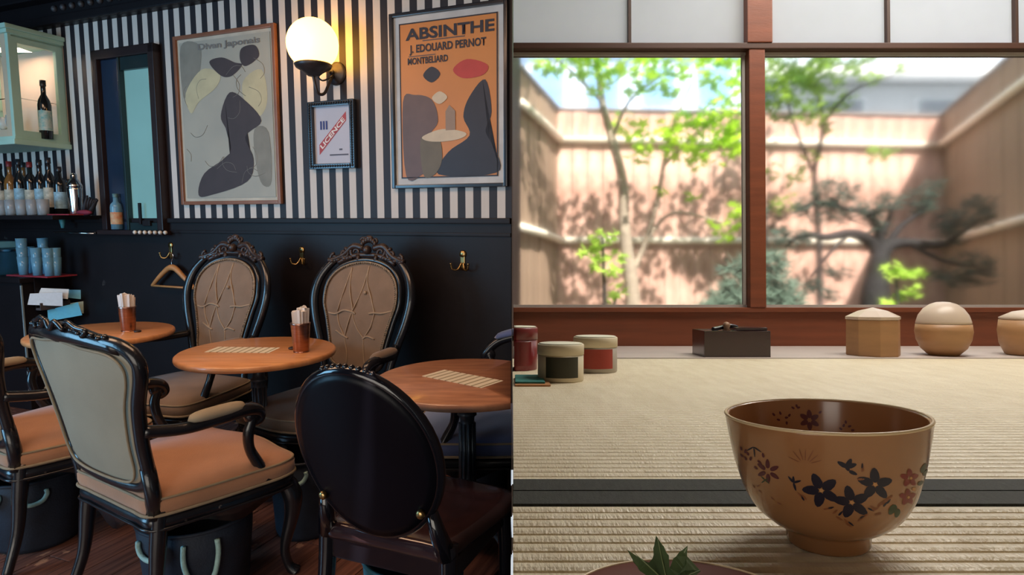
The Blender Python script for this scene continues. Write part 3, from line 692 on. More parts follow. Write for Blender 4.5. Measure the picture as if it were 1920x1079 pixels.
# =================================================== chairs
def louis(name,label,back='plain',seat_m=None,back_m=None,wood=None,group=None,rear_m=None,rise={}):
    t=thing(name,label,'chair',(0,0,0),0,group)
    SO=mirror([(0,-.245),(.13,-.245),(.225,-.235),(.262,-.12),(.290,.06),(.300,.17),(.268,.235),(.16,.255),(0,.285)])
    SO=[p for i,p in enumerate(SO)]
    out=spline(SO,5,True)
    cen=Vector((0,.01,0))
    # seat rail with a serpentine lower edge
    n=len(out); m=MB(); vs=[];fs=[]
    for i,p in enumerate(out):
        d=(p-cen); q=cen+d*1.03; qi=cen+d*.90
        a=math.atan2(d.y,d.x); low=.325+.020*cos(4*a+PI)  # drops at the corners
        low-=.012*cos(8*a)
        vs+=[(q.x,q.y,low),(q.x*1.01,q.y*1.01,.362),(q.x,q.y,.382),(qi.x,qi.y,.382),(qi.x,qi.y,low+.01)]
    for i in range(n):
        j=(i+1)%n
        for k in range(5): k2=(k+1)%5; fs.append((i*5+k,j*5+k,j*5+k2,i*5+k2))
    m.add(vs,fs,True)
    m.add([(x.x*.92,x.y*.92,.36) for x in out],[tuple(range(n))])
    sf=link('seat_frame',m,wood,t)
    link('rail_moulding',MB().tube([(cen.x+(p-cen).x*1.045,cen.y+(p-cen).y*1.045,.345) for i,p in enumerate(out)],.005,6,closed=True),wood,sf)
    # cushion
    m=MB(); vs=[];fs=[]; rings=[(1.0,.378),(1.03,.388),(1.05,.41),(1.05,.432),(1.0,.452),(.86,.466),(.6,.476),(.3,.480)]
    for s,z in rings:
        for p in out: q=cen+(p-cen)*s; vs.append((q.x,q.y,z))
    for i in range(len(rings)-1):
        for k in range(n): k2=(k+1)%n; fs.append((i*n+k,i*n+k2,(i+1)*n+k2,(i+1)*n+k))
    vs.append((0,.01,.481)); c=len(vs)-1; b_=(len(rings)-1)*n
    fs+=[(b_+k,b_+(k+1)%n,c) for k in range(n)]
    m.add(vs,fs,True); se=link('seat',m,seat_m,t)
    link('seat_piping',MB().tube([(cen.x+(p-cen).x*1.05,cen.y+(p-cen).y*1.05,.392) for p in out],.0055,6,closed=True).tube([(cen.x+(p-cen).x*1.035,cen.y+(p-cen).y*1.035,.442) for p in out],.0045,6,closed=True),piping_mat,se)
    for s in (-1,1):
        P=spline([(s*.262,.205,.37),(s*.285,.228,.30),(s*.282,.225,.22),(s*.262,.205,.10),(s*.268,.215,.03),(s*.285,.232,.0)],5)
        L_=link('leg',MB().tube(P,lerp_r([.034,.036,.026,.017,.017,.024],len(P)),10),wood,t)
        P=spline([(s*.225,-.215,.40),(s*.228,-.23,.28),(s*.232,-.25,.14),(s*.245,-.30,.0)],5)
        link('leg',MB().tube(P,lerp_r([.028,.026,.020,.017],len(P)),10),wood,t)
        link('knee_carving',MB().ball((s*.285,.236,.335),.022,10,6,sc=(1,.6,1.2)).tube(spline([(s*.255,.245,.33),(s*.22,.262,.345),(s*.19,.262,.33)],4),[.010,.011,.011,.010,.009,.009,.008,.006,.005],6),wood,L_)
    al=math.radians(11 if back=='plain' else 13)
    def B(u,v,w=0):
        ww=w+.35*u*u
        return Vector((u,-.245+(-sin(al))*v+ww*cos(al),.43+cos(al)*v+ww*sin(al)))
    if back=='plain':
        o2=mirror([(0,.045),(.13,.045),(.205,.055),(.238,.10),(.248,.20),(.275,.32),(.318,.42),(.322,.475),(.27,.515),(.14,.53),(0,.545)])
    else:
        o2=mirror([(0,.10),(.10,.11),(.15,.15),(.165,.24),(.195,.36),(.222,.46),(.205,.57),(.13,.645),(0,.675)])
    q2=spline(o2,6,True); c2=Vector((0,.30 if back=='plain' else .38,0)); n=len(q2)
    fr=.021 if back=='plain' else .014
    bf=link('back_frame',MB().tube([B(p.x,p.y,-.004) for p in q2],fr,10,closed=True,up=(0,1,0)),wood,t)
    # upholstered panel, front and rear faces
    for nm,sgn,mm,dep in (('back_panel',1,seat_m,.030),('rear_panel',-1,rear_m or back_m,.016)):
        m=MB(); vs=[];fs=[]; R_=[1,.97,.90,.80,.66,.5,.32,.15]; base=.012 if sgn>0 else -.016
        for s in R_:
            for p in q2:
                q=c2+(p-c2)*s*.955; h=(1-s**2.6)
                extra=0
                if back!='plain' and sgn>0:
                    u_,v_=q.x,q.y
                    extra=-.007*abs(sin((u_*1.0+v_*.75)*26))*abs(sin((u_*1.0-v_*.75)*26)) *h
                vs.append(B(q.x,q.y,base+sgn*(dep*h)+extra))
        for i in range(len(R_)-1):
            for k in range(n): k2=(k+1)%n; fs.append((i*n+k,i*n+k2,(i+1)*n+k2,(i+1)*n+k))
        vs.append(B(c2.x,c2.y,base+sgn*dep)); c=len(vs)-1; b_=(len(R_)-1)*n
        fs+=[(b_+k,b_+(k+1)%n,c) for k in range(n)]
        m.add(vs,fs,True); pn=link(nm,m,(back_m if sgn>0 else (rear_m or back_m)),t)
        if back=='plain':
            link('panel_piping',MB().tube([B(c2.x+(p-c2).x*.905,c2.y+(p-c2).y*.905,base+sgn*.0115) for p in q2],.0045,6,closed=True),piping_mat,pn)
        elif sgn>0:
            m=MB(); nn=90; per=spline(o2,20,True)
            for k in range(0,len(per),2):
                p=per[k]; q=c2+(p-c2)*.93; m.ball(B(q.x,q.y,base+.010),.0048,6,4)
            m.tube([B(c2.x+(p-c2).x*.95,c2.y+(p-c2).y*.95,base+.004) for p in q2],.006,6,closed=True)
            link('nailhead_trim',m,nail_mat,pn)
            m=MB()
            def pl(pts,r=.0032):
                S=spline(pts,6)
                def hh(p):
                    # radial parameter: approximate by distance to outline
                    best=1
                    for s in (.98,.95,.9,.85,.8,.7,.6,.5,.4,.3,.2):
                        pass
                    d=(p-c2); 
                    a=math.atan2(d.y,d.x); L0=min(((q-c2).length for q in q2 if abs((math.atan2((q-c2).y,(q-c2).x)-a+PI)%(2*PI)-PI)<.12),default=.2)
                    s=min(1,d.length/(L0*.955)); return 1-s**2.6
                m.tube([B(p.x,p.y,base+.030*hh(p)) for p in S],r,6)
            pl([(-.03,.64),(-.035,.56),(-.075,.47),(-.10,.40)]); pl([(-.03,.64),(-.015,.52),(.03,.40)])
            pl([(.07,.63),(.06,.52),(.03,.42),(.03,.40)]); pl([(.07,.63),(.09,.52),(.12,.40)])
            pl([(-.19,.415),(-.14,.40),(-.10,.40),(-.07,.395)],.005); pl([(.01,.39),(.03,.40),(.08,.405),(.13,.385),(.18,.39)],.005)
            pl([(-.10,.40),(-.085,.33),(-.05,.27)]); pl([(.03,.40),(.0,.33),(-.05,.27)]); pl([(.03,.40),(.05,.33),(.06,.27)]); pl([(.12,.39),(.10,.33),(.06,.27)])
            pl([(-.11,.27),(-.07,.28),(-.045,.265)],.005); pl([(.04,.265),(.08,.28),(.12,.30)],.005)
            pl([(-.05,.265),(-.055,.20),(-.06,.14)]); pl([(.06,.265),(.045,.20),(.045,.14)])
            m.ball(B(-.035,.50,base+.028),.009,8,6)
            link('tufting_pleats',m,mat('light_brown_pleats',(.42,.31,.21),.8,0,.1,30) if seat_m is not navy_fabric else navy_fabric,pn)  # pleats coloured lighter than the panel fabric
    if back=='plain':
        P=[B(u,.54-.22*abs(u)**1.6*1.2,-.006) for u in [(-.28+.04*i) for i in range(15)]]
        m=MB().tube(P,lerp_r([.020,.026,.034,.026,.020],15),10)
        for k in range(-11,12):
            u=k*.021; m.ball(B(u,.562-.26*abs(u)**1.6+.006*(k%2),-.020+.004*(k%3)),.0085+.002*((k*7)%3)*.5,8,6,sc=(1.2,1,.9))
        for s in (-1,1):
            m.tube(spline([B(s*.05,.575,-.02),B(s*.09,.585,-.022),B(s*.13,.57,-.024),B(s*.17,.562,-.022),B(s*.15,.545,-.026)],4),.007,6)
        m.tube(spline([B(-.07,.56,-.03),B(-.03,.585,-.03),B(0,.56,-.035),B(.03,.585,-.03),B(.07,.56,-.03)],5),.008,6)
        link('crest_rail',m,wood,t)
        for s in (-1,1):
            link('back_post',MB().tube([Vector((s*.222,-.228,.38)),B(s*.232,.03,-.004),B(s*.240,.12,-.004)],[.026,.024,.022],10),wood,t)
        ax,av=.262,.24
    else:
        for s in (-1,1):
            P=spline([(s*.20,-.225,.39),B(s*.185,.05,-.01),B(s*.195,.13,-.01),B(s*.225,.24,-.01),B(s*.268,.37,-.01),B(s*.285,.48,-.01),B(s*.262,.58,-.01),B(s*.20,.66,-.01),B(s*.13,.695,-.01)],6)
            link('back_post',MB().tube(P,lerp_r([.024,.022,.022,.024,.025,.026,.024,.020,.016],len(P)),10,up=(0,1,0),flat=.8),wood,t)
        link('lower_rail',MB().tube(spline([B(-.19,.09,-.01),B(-.1,.085,-.01),B(0,.075,-.01),B(.1,.085,-.01),B(.19,.09,-.01)],4),.018,8),wood,t)
        m=MB()
        def scroll(cx,cy,r,t0,turns,s,th=.010):
            P=[];N=int(18*turns)
            for i in range(N+1):
                f=i/N; a=t0+s*2*PI*turns*f; rr=r*(1-.72*f); P.append(B(cx+rr*cos(a),cy+rr*sin(a),-.004))
            m.tube(P,lerp_r([th,th*.85,th*.6],len(P)),6)
        for s in (-1,1):
            m.tube(spline([B(s*.03,.735,-.005),B(s*.09,.745,-.005),B(s*.14,.70,-.005),B(s*.19,.675,-.005),B(s*.225,.665,-.005)],5),lerp_r([.016,.018,.013,.012,.016],21),8)
            scroll(s*.075,.715,.032,PI/2,1.3,-s); scroll(s*.14,.705,.028,PI/2,1.3,s); scroll(s*.195,.68,.022,PI/2,1.2,-s)
            for k in range(4):
                a=.5+.25*k; m.ball(B(s*(.10+.035*k),.685-.008*k,.0),.014,8,5,sc=(1.3,.7,.8))
            m.tube([B(s*.055,.70,0),B(s*.05,.66,0)],[.014,.010],6)
            scroll(s*.035,.775,.018,0,1.2,s,.008)
        for k in range(-3,4):
            a=PI/2+k*.34; m.ball(B(.045*cos(a),.735+.045*sin(a),0),.015,8,6,sc=(.8,.8,1.1))
        m.ball(B(0,.725,.008),.024,12,8); m.ball(B(0,.79,0),.016,10,6,sc=(1.6,.8,.8))
        m.tube(spline([B(-.17,.655,-.008),B(-.08,.695,-.008),B(0,.70,-.008),B(.08,.695,-.008),B(.17,.655,-.008)],5),.014,8)
        link('carved_crest',m,carved_wood if wood is not black_wood else carved_wood,t)
        ax,av=.225,.235
    # arms
    for s in (-1,1):
        q=rise.get(s,0); st=B(s*ax,av+q,0)
        P=spline([st,Vector((s*.285,-.16,.655+q*.9)),Vector((s*.305,-.06,.662+q*.6)),Vector((s*.308,.03,.668+q*.3)),Vector((s*.302,.085,.655)),Vector((s*.30,.10,.628)),Vector((s*.30,.082,.612)),Vector((s*.30,.066,.626))],6)
        ar=link('arm',MB().tube(P,lerp_r([.020,.019,.021,.024,.022,.018,.013,.010],len(P)),10),wood,t)
        m=MB().lathe([(0,-.002),(.030,-.001),(.033,.01),(.028,.024),(.016,.03),(0,.03)],20,Matrix.Translation((s*.30-.014,.075,.640))@Matrix.Rotation(PI/2,4,'Y'))
        link('arm_scroll',m,wood,ar)
        m=MB(); vs=[];fs=[];N=12;K=14
        for i in range(N+1):
            f=i/N; yy=-.155+.205*f; e=math.sqrt(max(0,1-(2*f-1)**4)); 
            for k in range(K):
                a=2*PI*k/K; vs.append((s*(.300+.0*f)+.030*e*cos(a),yy,.680+q*.45*(1-f)+q*.35+(.024*sin(a)*(1 if sin(a)>0 else .5))*e))
        for i in range(N):
            for k in range(K): k2=(k+1)%K; fs.append((i*K+k,i*K+k2,(i+1)*K+k2,(i+1)*K+k))
        m.add(vs,fs,True); link('arm_pad',m,(seat_m if seat_m is navy_fabric else back_m),ar)
        P=spline([(s*.300,.075,.64),(s*.296,.055,.585),(s*.284,.065,.52),(s*.282,.10,.45),(s*.288,.12,.39)],5)
        link('arm_support',MB().tube(P,lerp_r([.017,.019,.017,.020,.026],len(P)),10),wood,t)
    return t
def place(o,x,y,rz):
    o.matrix_world=Matrix.Translation((x,y,0))@Matrix.Rotation(rz,4,'Z'); return o
c1=louis('armchair','black armchair with grey-beige back and tan seat nearest the camera at left','plain',tan_fabric,back_fabric,black_wood,'tan-seated armchairs seen from behind')
c1rot=math.radians(-33)
place(c1,-1.165,2.205,c1rot)
c0=copy_thing(c1,(-1.90,2.58,0),math.radians(-30),'black armchair with tan seat cut off by the left edge')
c2=louis('armchair','carved high-back armchair with brown tufted back, left one against the panelling','carved',brown_fabric,brown_fabric,black_wood,'carved high-back armchairs along the panelling')
place(c2,-1.70,3.19,PI-PHI)
c3=copy_thing(c2,(-.885,2.93,0),PI-PHI+.03,'carved high-back armchair with brown tufted back between middle table and panelling')
c5=louis('armchair','black armchair with blue velvet seat and arms behind the right-hand table','plain',navy_fabric,navy_fabric,black_wood,rise={1:.12,-1:-.03})
place(c5,-.10,2.71,math.radians(80)); c5.matrix_world=c5.matrix_world@Matrix.Diagonal((1.2,1,1,1)); cutx0(c5)

# black oval-backed chair
def oval_chair():
    t=thing('oval_back_chair','glossy black oval-backed chair in front of the right-hand table','chair')
    out=spline(mirror([(0,-.20),(.12,-.20),(.19,-.19),(.215,-.05),(.235,.13),(.20,.205),(.10,.225),(0,.23)]),5,True)
    m=MB(); n=len(out); vs=[];fs=[]
    for s,z in ((.93,.405),(1.0,.41),(1.02,.425),(1.0,.445),(.9,.452),(.5,.446)):
        for p in out: vs.append((p.x*s,p.y*s,z))
    for i in range(5):
        for k in range(n): k2=(k+1)%n; fs.append((i*n+k,i*n+k2,(i+1)*n+k2,(i+1)*n+k))
    fs+=[tuple(reversed(range(n))),tuple(5*n+k for k in range(n))]
    m.add(vs,fs,True); gloss=mat('glossy_black_plastic',(.006,.006,.010),.12,0,.1,5,coat=.6)
    seatw=mat('glossy_dark_seat',(.035,.018,.022),.14,0,.3,4,coat=.8,stretch=(1,4,1))
    link('seat',m,seatw,t)
    link('apron',MB().box(-.19,.19,-.195,-.165,.35,.41,.005).box(-.20,.20,.17,.20,.35,.41,.005).box(-.205,-.175,-.18,.19,.35,.41,.005).box(.175,.205,-.18,.19,.35,.41,.005),gloss,t)
    for s in (-1,1):
        link('leg',MB().tube(spline([(s*.195,.175,.41),(s*.20,.18,.25),(s*.19,.175,.0)],4),lerp_r([.026,.022,.014],9),8),gloss,t)
        link('leg',MB().tube(spline([(s*.19,-.18,.45),(s*.195,-.20,.25),(s*.205,-.27,.0)],4),lerp_r([.028,.024,.015],9),8),gloss,t)
    al=math.radians(15); cz=.268
    def B(u,v,w): 
        ww=w+.5*u*u; return Vector((u,-.205-sin(al)*v+ww*cos(al),.44+cos(al)*v+ww*sin(al)))
    A,Bv=.205,.240
    def ov(s,w,nn=48): return [B(A*s*cos(2*PI*k/nn),cz+Bv*s*sin(2*PI*k/nn),w) for k in range(nn)]
    link('back_frame',MB().tube(ov(1,0),.016,10,closed=True,up=(0,1,0)),gloss,t)
    nn=48; vs=[];fs=[]
    for s,w in ((.2,-.021),(.6,-.020),(.9,-.018),(1.0,-.0165),(1.0,.008),(.9,.014),(.5,.018),(.15,.019)): vs+=ov(s,w)
    for i in range(7):
        for k in range(nn): k2=(k+1)%nn; fs.append((i*nn+k,i*nn+k2,(i+1)*nn+k2,(i+1)*nn+k))
    fs+=[tuple(range(nn)),tuple(7*nn+k for k in range(nn))]
    m=MB(); m.add(vs,fs,True); link('back_panel',m,mat('matt_black_back',(.003,.003,.006),.35,0,.1,5,spec=.18),t)
    for s in (-1,1):
        link('back_support',MB().tube([Vector((s*.19,-.185,.42)),B(s*.175,.05,-.005),B(s*.165,.115,0)],[.027,.022,.016],8),gloss,t)
        link('screw_cap',MB().lathe([(0,.0),(.012,.0),(.012,.012),(.008,.016),(0,.016)],12,Matrix.Translation(B(s*.150,.125,-.018))@Matrix.Rotation(PI/2,4,'X')),brass,t)
    m=MB()
    for k in range(9): a=PI/2+(k-4)*.085; m.ball(B((A+.014)*cos(a),cz+(Bv+.014)*sin(a),.0),.008,8,5)
    link('crest_carving',m,gloss,t)
    return t
c4=oval_chair(); place(c4,-.275,1.83,math.radians(-22))

# ---- storage tubs under the chairs
def tub(c,label,r=.17,h=.33,m_=None,ang=0,handles=((0,'up'),(PI,'down')),g='soft storage tubs under the chairs'):
    t=thing('storage_tub',label,'tub',(c[0],c[1],0),ang,g)
    link('body',MB().lathe([(0,.0),(r*.82,.0),(r*.88,.02),(r*.97,h*.7),(r,h),(r-.006,h+.004),(r-.012,h),(r*.9,h*.6),(r*.8,.02),(0,.015)],32,cap=False),m_,t)
    link('rim',MB().tube([(r*.995*cos(2*PI*k/32),r*.995*sin(2*PI*k/32),h) for k in range(32)],.006,6,closed=True),m_,t)
    for a,k in handles:
        P=[]
        for u,z in ((-.05,h-.03),(-.052,h-.09),(-.035,h-.15),(0,h-.175),(.035,h-.15),(.052,h-.08),(.05,h-.03)):
            rr=r*1.03; aa=a+u/rr; P.append((rr*cos(aa),rr*sin(aa),z))
        if k=='short': P=[(p[0],p[1],h-.02-(h-p[2])*.35) for p in P]
        link('rope_handle',MB().tube(spline(P,4),.0085,8),rope_mat,t)
    return t
tub((-1.10,2.13),'navy fabric tub with rope handle under nearest armchair',.185,.285,tub_mat,0,((-1.05,''),(-1.95,'short')))
tub((-1.94,2.50),'navy fabric tub under the armchair at the left edge',.17,.285,tub_mat,0,((-1.0,'short'),(-1.9,'short')))
tub((-.87,2.57),'navy fabric tub beside the foot of the middle table',.132,.33,tub_mat,0,((-1.55,'short'),(.8,'')))
tub((-.30,1.86),'teal fabric tub under the black oval-backed chair',.155,.285,teal_tub,0,((-1.25,'short'),(-2.0,'short')))
tub((-.14,2.80),'navy fabric tub beneath the blue velvet armchair',.13,.30,tub_mat,0,((-.9,'short'),(2,'')))
#TEAROOM

# =================================================== TEA ROOM (frame MR: eye at the origin, y forward, z up)
ZT=-.1416; YW=1.83
def tstruct(name,mb,m): return struct(name,mb,m,M=MR)
def tthing(name,label,cat,loc,rotz=0,group=None,rot=None): return thing(name,label,cat,loc,rotz,group,M=MR,rot=rot)
def reed(y0,y1,x0,x1,pitch=.0130,amp=.0034):
    m=MB(); vs=[];fs=[]; n=int((y1-y0)/pitch)+1
    prof=[(0,-1.0),(.12,-.35),(.3,-.05),(.5,0),(.7,-.05),(.88,-.35)]
    ys=[]
    for i in range(n):
        for f,z in prof:
            y=y0+(i+f)*pitch
            if y<y1: ys.append((y,ZT+z*amp))
    ys.append((y1,ZT-amp)); ys=[(y0,ZT-.05)]+ys+[(y1,ZT-.05)]
    for y,z in ys: vs+=[(x0,y,z),(x1,y,z)]
    for i in range(len(ys)-1): fs.append((2*i,2*i+1,2*i+3,2*i+2))
    m.add(vs,fs,False)
    k=len(ys); m.add([(x0,y,z) for y,z in ys]+[(x1,y,z) for y,z in ys],[tuple(range(k)),tuple(range(2*k-1,k-1,-1))])
    return m
XR=2.1
f1=tstruct('floor_tatami_front',reed(-.55,.4375,.0006,XR),tatami_m)
link('mat_border',MB().box(.0006,XR,.4375,.4665,ZT-.05,ZT+.0008,.0008),heri_m,f1)
f2=tstruct('floor_tatami_back',reed(.4955,1.474,.0012,XR,amp=.0022),tatami_m)
link('mat_border',MB().box(.0007,XR,.4670,.4955,ZT-.05,ZT+.0012,.0008),heri_m,f2)
tstruct('floor_sill_board',MB().box(.004,XR,1.480,YW-.002,ZT-.05,ZT+.001,.002),sill_pale)
tstruct('floor_subfloor',MB().box(.002,XR+.1,-.6,2.0,ZT-.12,ZT-.052),plaster)
def X(px,d=YW): return (px-960)/FPX*d
def Zp(py,d=YW): return (557-py)/FPX*d
tstruct('wall_window_base',MB().box(.004,XR,YW,YW+.05,ZT-.05,Zp(586),.002),red_wood_h)
tstruct('trim_3',MB().box(.004,XR,YW-.01,YW+.06,Zp(586),Zp(577),.002),red_wood_h)
w3=tstruct('window_2',MB().box(X(1404),X(1434),YW-.012,YW+.055,Zp(577),Zp(90),.003).box(XR-.03,XR,YW+.01,YW+.045,Zp(577),Zp(92)),red_wood)
alu=mat('pale_sash_strip',(.50,.47,.44),.5,0,.05,20)
m=MB()
for a,b in ((.004,X(1404)),(X(1434),XR-.03)):
    m.box(a,b,YW+.015,YW+.028,Zp(577),Zp(572)).box(a,b,YW+.015,YW+.028,Zp(97),Zp(92))
for px in (1400,1437): m.box(X(px)-.004,X(px)+.004,YW+.015,YW+.028,Zp(577),Zp(92))
link('sash_strip',m,alu,w3)
for a,b in ((.012,X(1400)),(X(1437),XR-.03)):
    link('pane',MB().box(max(a,.012) if a>.1 else .004,b,YW+.019,YW+.023,Zp(575),Zp(94)),garden_glass,w3)
tstruct('trim_4',MB().box(.004,XR,YW-.015,YW+.06,Zp(92),Zp(81),.002),mat('dark_brown_rail',(.075,.030,.018),.5,0,.15,6,stretch=(.6,4,8)))
ZTOP=1.25
sh=tstruct('window_3',MB().box(X(1400),X(1447),YW-.018,YW+.05,Zp(81),ZTOP,.003),red_wood)
mt=mat('dark_shoji_lattice',(.060,.028,.018),.5)
for k,(a,b) in enumerate(((.004,X(1179)),(X(1185),X(1400)),(X(1447),X(1667)),(X(1673),X(1909)),(X(1915),XR))):
    z=Zp(81); j=0
    for z0,z1 in ((Zp(81),Zp(81)+.36),(Zp(81)+.366,ZTOP)):
        link('paper_panel',MB().add([(a,YW+.0125,z0),(b,YW+.0125,z0),(b,YW+.0125,z1),(a,YW+.0125,z1)],[(0,1,2,3)]),shoji_m,sh)
for px in (1182,1670,1912):
    link('lattice_bar',MB().box(X(px)-.0045,X(px)+.0045,YW-.002,YW+.016,Zp(81),ZTOP,.001),mt,sh)
link('lattice_bar',MB().box(.004,XR,YW-.002,YW+.016,Zp(81)+.359,Zp(81)+.367,.001),mt,sh)
tstruct('wall_right',MB().box(XR,XR+.08,-.75,YW+.06,ZT-.12,ZTOP+.05),plaster)
tstruct('wall_rear',MB().box(.004,XR,-.75,-.68,ZT-.12,ZTOP+.05),plaster)
tstruct('ceiling_tea_room',MB().box(.0015,XR+.08,-.75,YW+.10,ZTOP,ZTOP+.05),mat('cedar_ceiling',(.35,.22,.13),.7,0,.2,5,stretch=(8,1,1)))

# ---- tea bowl with painted flowers
SB=.367/FPX
bx,by=(1554-960)*SB,.370+.0
BS=.90
tb=tthing('tea_bowl','cream-brown ceramic tea bowl painted with flowers standing on the woven mat','bowl',(bx,by,ZT+.0004),.0,rot=Matrix.Rotation(math.radians(-1.8),4,'Y'))
BP=[(r_*.90,z_) for r_,z_ in [(.0,.0),(.0225,.0),(.0240,.0012),(.0245,.007),(.0262,.0092),(.0335,.0125),(.0420,.0190),(.0483,.0280),(.0520,.0370),(.0552,.0480),(.0575,.0590),(.0592,.0690),(.0597,.0725)]]
def smooth_prof(P,n=5):
    return [(max(0,p.x),p.y) for p in spline([(a,b) for a,b in P],n)]
outer=smooth_prof(BP[4:],6)
prof=[(0,.002),(.018,.002),(.0194,0),(.0210,.0),(.0219,.0014),(.0223,.007)]+outer+[(.0535,.0735),(.0526,.0735)]
inner=[(r-.0024,z+ .0004) for r,z in reversed(outer) if z>.013]+[(.02,.0115),(0,.0105)]
link('body',MB().lathe(prof+inner,96,cap=False),bowl_m,tb)
link('rim',MB().tube([(.0532*cos(2*PI*k/96),.0532*sin(2*PI*k/96),.0733) for k in range(96)],.00095,8,closed=True),rim_m,tb)
def rad(z,ins=False):
    for (r0,z0),(r1,z1) in zip(outer,outer[1:]):
        if z0<=z<=z1: r=r0+(r1-r0)*(z-z0)/max(1e-9,z1-z0); return (r-.0024-.0003) if ins else r+.00022
    return outer[-1][0]
def on_bowl(u,v,ins=False):   # u: angle from the viewer's side (rad), v: height
    r=rad(v,ins); a=-PI/2+u; return (r*cos(a),r*sin(a),v)
cam_ang=math.atan2(bx,by)    # the viewer sees the bowl from this side
def motif(polys,m,name='painted_flower',ins=False):
    mb=MB()
    for poly in polys:
        c=(sum(p[0] for p in poly)/len(poly),sum(p[1] for p in poly)/len(poly)); n=len(poly)
        vs=[on_bowl(c[0],c[1],ins)]
        for s in (.5,1):
            for p in poly: vs.append(on_bowl(c[0]+(p[0]-c[0])*s,c[1]+(p[1]-c[1])*s,ins))
        fs=[(0,1+k,1+(k+1)%n) for k in range(n)]+[(1+k,1+n+k,1+n+(k+1)%n,1+(k+1)%n) for k in range(n)]
        mb.add(vs,fs,True)
    o=link(name,mb,m,tb)
    if len(polys)>1: o['kind']='stuff'
    return o
# picture pixel -> (u,v) on the bowl surface, used only to lay the pattern out
def uv(px,py,ins=False):
    if not ins: py-=13; px+=(8 if px<1480 else 3)
    z=(1022-py)*SB; r=rad(min(.0715,max(.013,z)),ins); s=(px-1556)*SB*.90/r; s=max(-.98,min(.98,s))
    u=math.asin(s)
    dep=(r*cos(u))*(1 if not ins else -1)          # nearer points sit lower in the picture
    z2=z+ (785-557)/FPX*dep*.93
    z2=min(.0705,max(.014,z2))
    if ins: u=PI-u
    return (u-(cam_ang if not ins else cam_ang)*1.0,z2)
def pet(cx,cy,ang,l,wd,ins=False,n=10,base=.0):   # pointed petal polygon in picture units
    P=[]
    for k in range(n):
        f=k/n*2*PI; a=(1-cos(f))/2; ww=wd*sin(f)*(1-.35*a)
        x=base+a*l; P.append(uv(cx+x*cos(ang)-ww*sin(ang),cy-(x*sin(ang)+ww*cos(ang))*.95,ins))
    return P
navyp=mat('painted_navy',(.018,.016,.035),.35); redpt=mat('painted_dark_red',(.27,.028,.018),.35); greenp=mat('painted_dark_green',(.045,.07,.025),.35); brp=mat('painted_faint_brown',(.30,.11,.045),.35); goldp=mat('painted_gold',(.70,.36,.14),.4); plum=mat('painted_plum',(.12,.02,.03),.35)
for cx,cy,r in ((1547,920,28),(1594,936,27),(1632,904,26)):
    motif([pet(cx,cy,PI/2+k*2*PI/5+.2*(cx%3),r,r*.36,base=r*.12) for k in range(5)],navyp)
    motif([pet(cx-3,cy,0,7,4)],goldp,'painted_flower_centre')
motif([pet(1589,878,a,17,5) for a in (1.1,.4,2.6)]+[pet(1592,884,a,14,4) for a in (-.4,2.0)],navyp)
motif([pet(1502,912,a,l,2.6) for a,l in ((PI*.72,14),(PI*.5,12),(-PI*.42,15),(.4,14))],navyp)
motif([pet(x,y,a,12,2.2) for x,y,a in ((1516,936,2.3),(1523,939,2.3),(1549,952,.3),(1563,958,.8),(1568,962,-.6),(1580,965,-.9),(1582,972,-.7),(1600,968,.7),(1608,960,.6),(1622,940,-.6),(1624,948,.4),(1640,938,.9),(1646,934,.9),(1652,930,.9),(1634,942,.9),(1628,955,.3),(1612,885,1.3),(1604,897,.1))],brp,'painted_grass')
motif([pet(x,y,a,11,2) for x,y,a in ((1519,941,2.1),(1556,950,.4),(1572,960,.9),(1586,969,-.8),(1604,963,.7),(1618,944,-.5),(1643,941,.9),(1649,936,.9),(1613,880,1.5))],navyp,'painted_grass')
# left: small spray of red and dark petals
rnd=random.Random(3)
motif([pet(1452+0,898,PI/2+k*2*PI/6,18,5,base=5) for k in range(6)],plum)
motif([pet(x,y,a,9,3) for x,y,a in ((1400,868,2),(1406,872,1.2),(1402,880,2.5),(1409,885,2.0),(1417,884,1.2),(1425,893,-.6),(1415,875,2.2),(1445,875,1.8),(1440,886,2.6),(1436,893,1.0))],plum)
motif([pet(1426,858,a,l,1.8) for a,l in ((-2.6,18),(-.5,17),(-1.5,20))],navyp,'painted_leaf')
motif([pet(1446,915,a,10,1.6) for a in (.6,2.5,-.6,-2.4)],greenp,'painted_leaf')
motif([pet(x,y,a,8,1.6) for x,y,a in ((1428,930,.5),(1424,934,2.4),(1462,948,2.6),(1468,952,-.3),(1432,936,-.7))],brp,'painted_grass')
# faint fan of brown grass
motif([pet(1522+4*math.cos(a),878,a,24-4*abs(math.sin(3*a)),1.1,base=6) for a in (.35,.75,1.1,1.5,1.85,2.25,2.75)],brp,'painted_grass')
# right: red blossoms with green leaves
motif([pet(1690,893,PI/2+k*2*PI/5,14,6,base=3) for k in range(5)]+[pet(1686,926,.3+k*2*PI/5,13,6,base=3) for k in range(5)],redpt)
motif([pet(1690,893,0,5,3),pet(1685,926,0,5,3),pet(1694,912,0,8,4)],goldp,'painted_flower_centre')
motif([pet(1712,885,1.0,20,6),pet(1716,890,.6,16,5),pet(1664,938,-2.2,22,7),pet(1668,945,-1.9,18,6),pet(1705,905,.3,14,5)],greenp,'painted_leaf')
# inside, seen over the near rim
motif([pet(1524,795,PI/2+k*2*PI/6,19,7,True,base=4) for k in range(6)],plum,ins=True)
motif([pet(x,y,a,8,3,True) for x,y,a in ((1449,790,2.2),(1462,787,1.8),(1470,793,.2),(1478,790,.9),(1474,800,-1.6),(1460,799,2.8),(1498,771,.3),(1493,773,2.6),(1498,770,1.6),(1596,806,1.2),(1606,805,.4),(1602,799,1.6),(1594,812,2.5),(1612,812,.2),(1545,780,.7))],plum,ins=True)
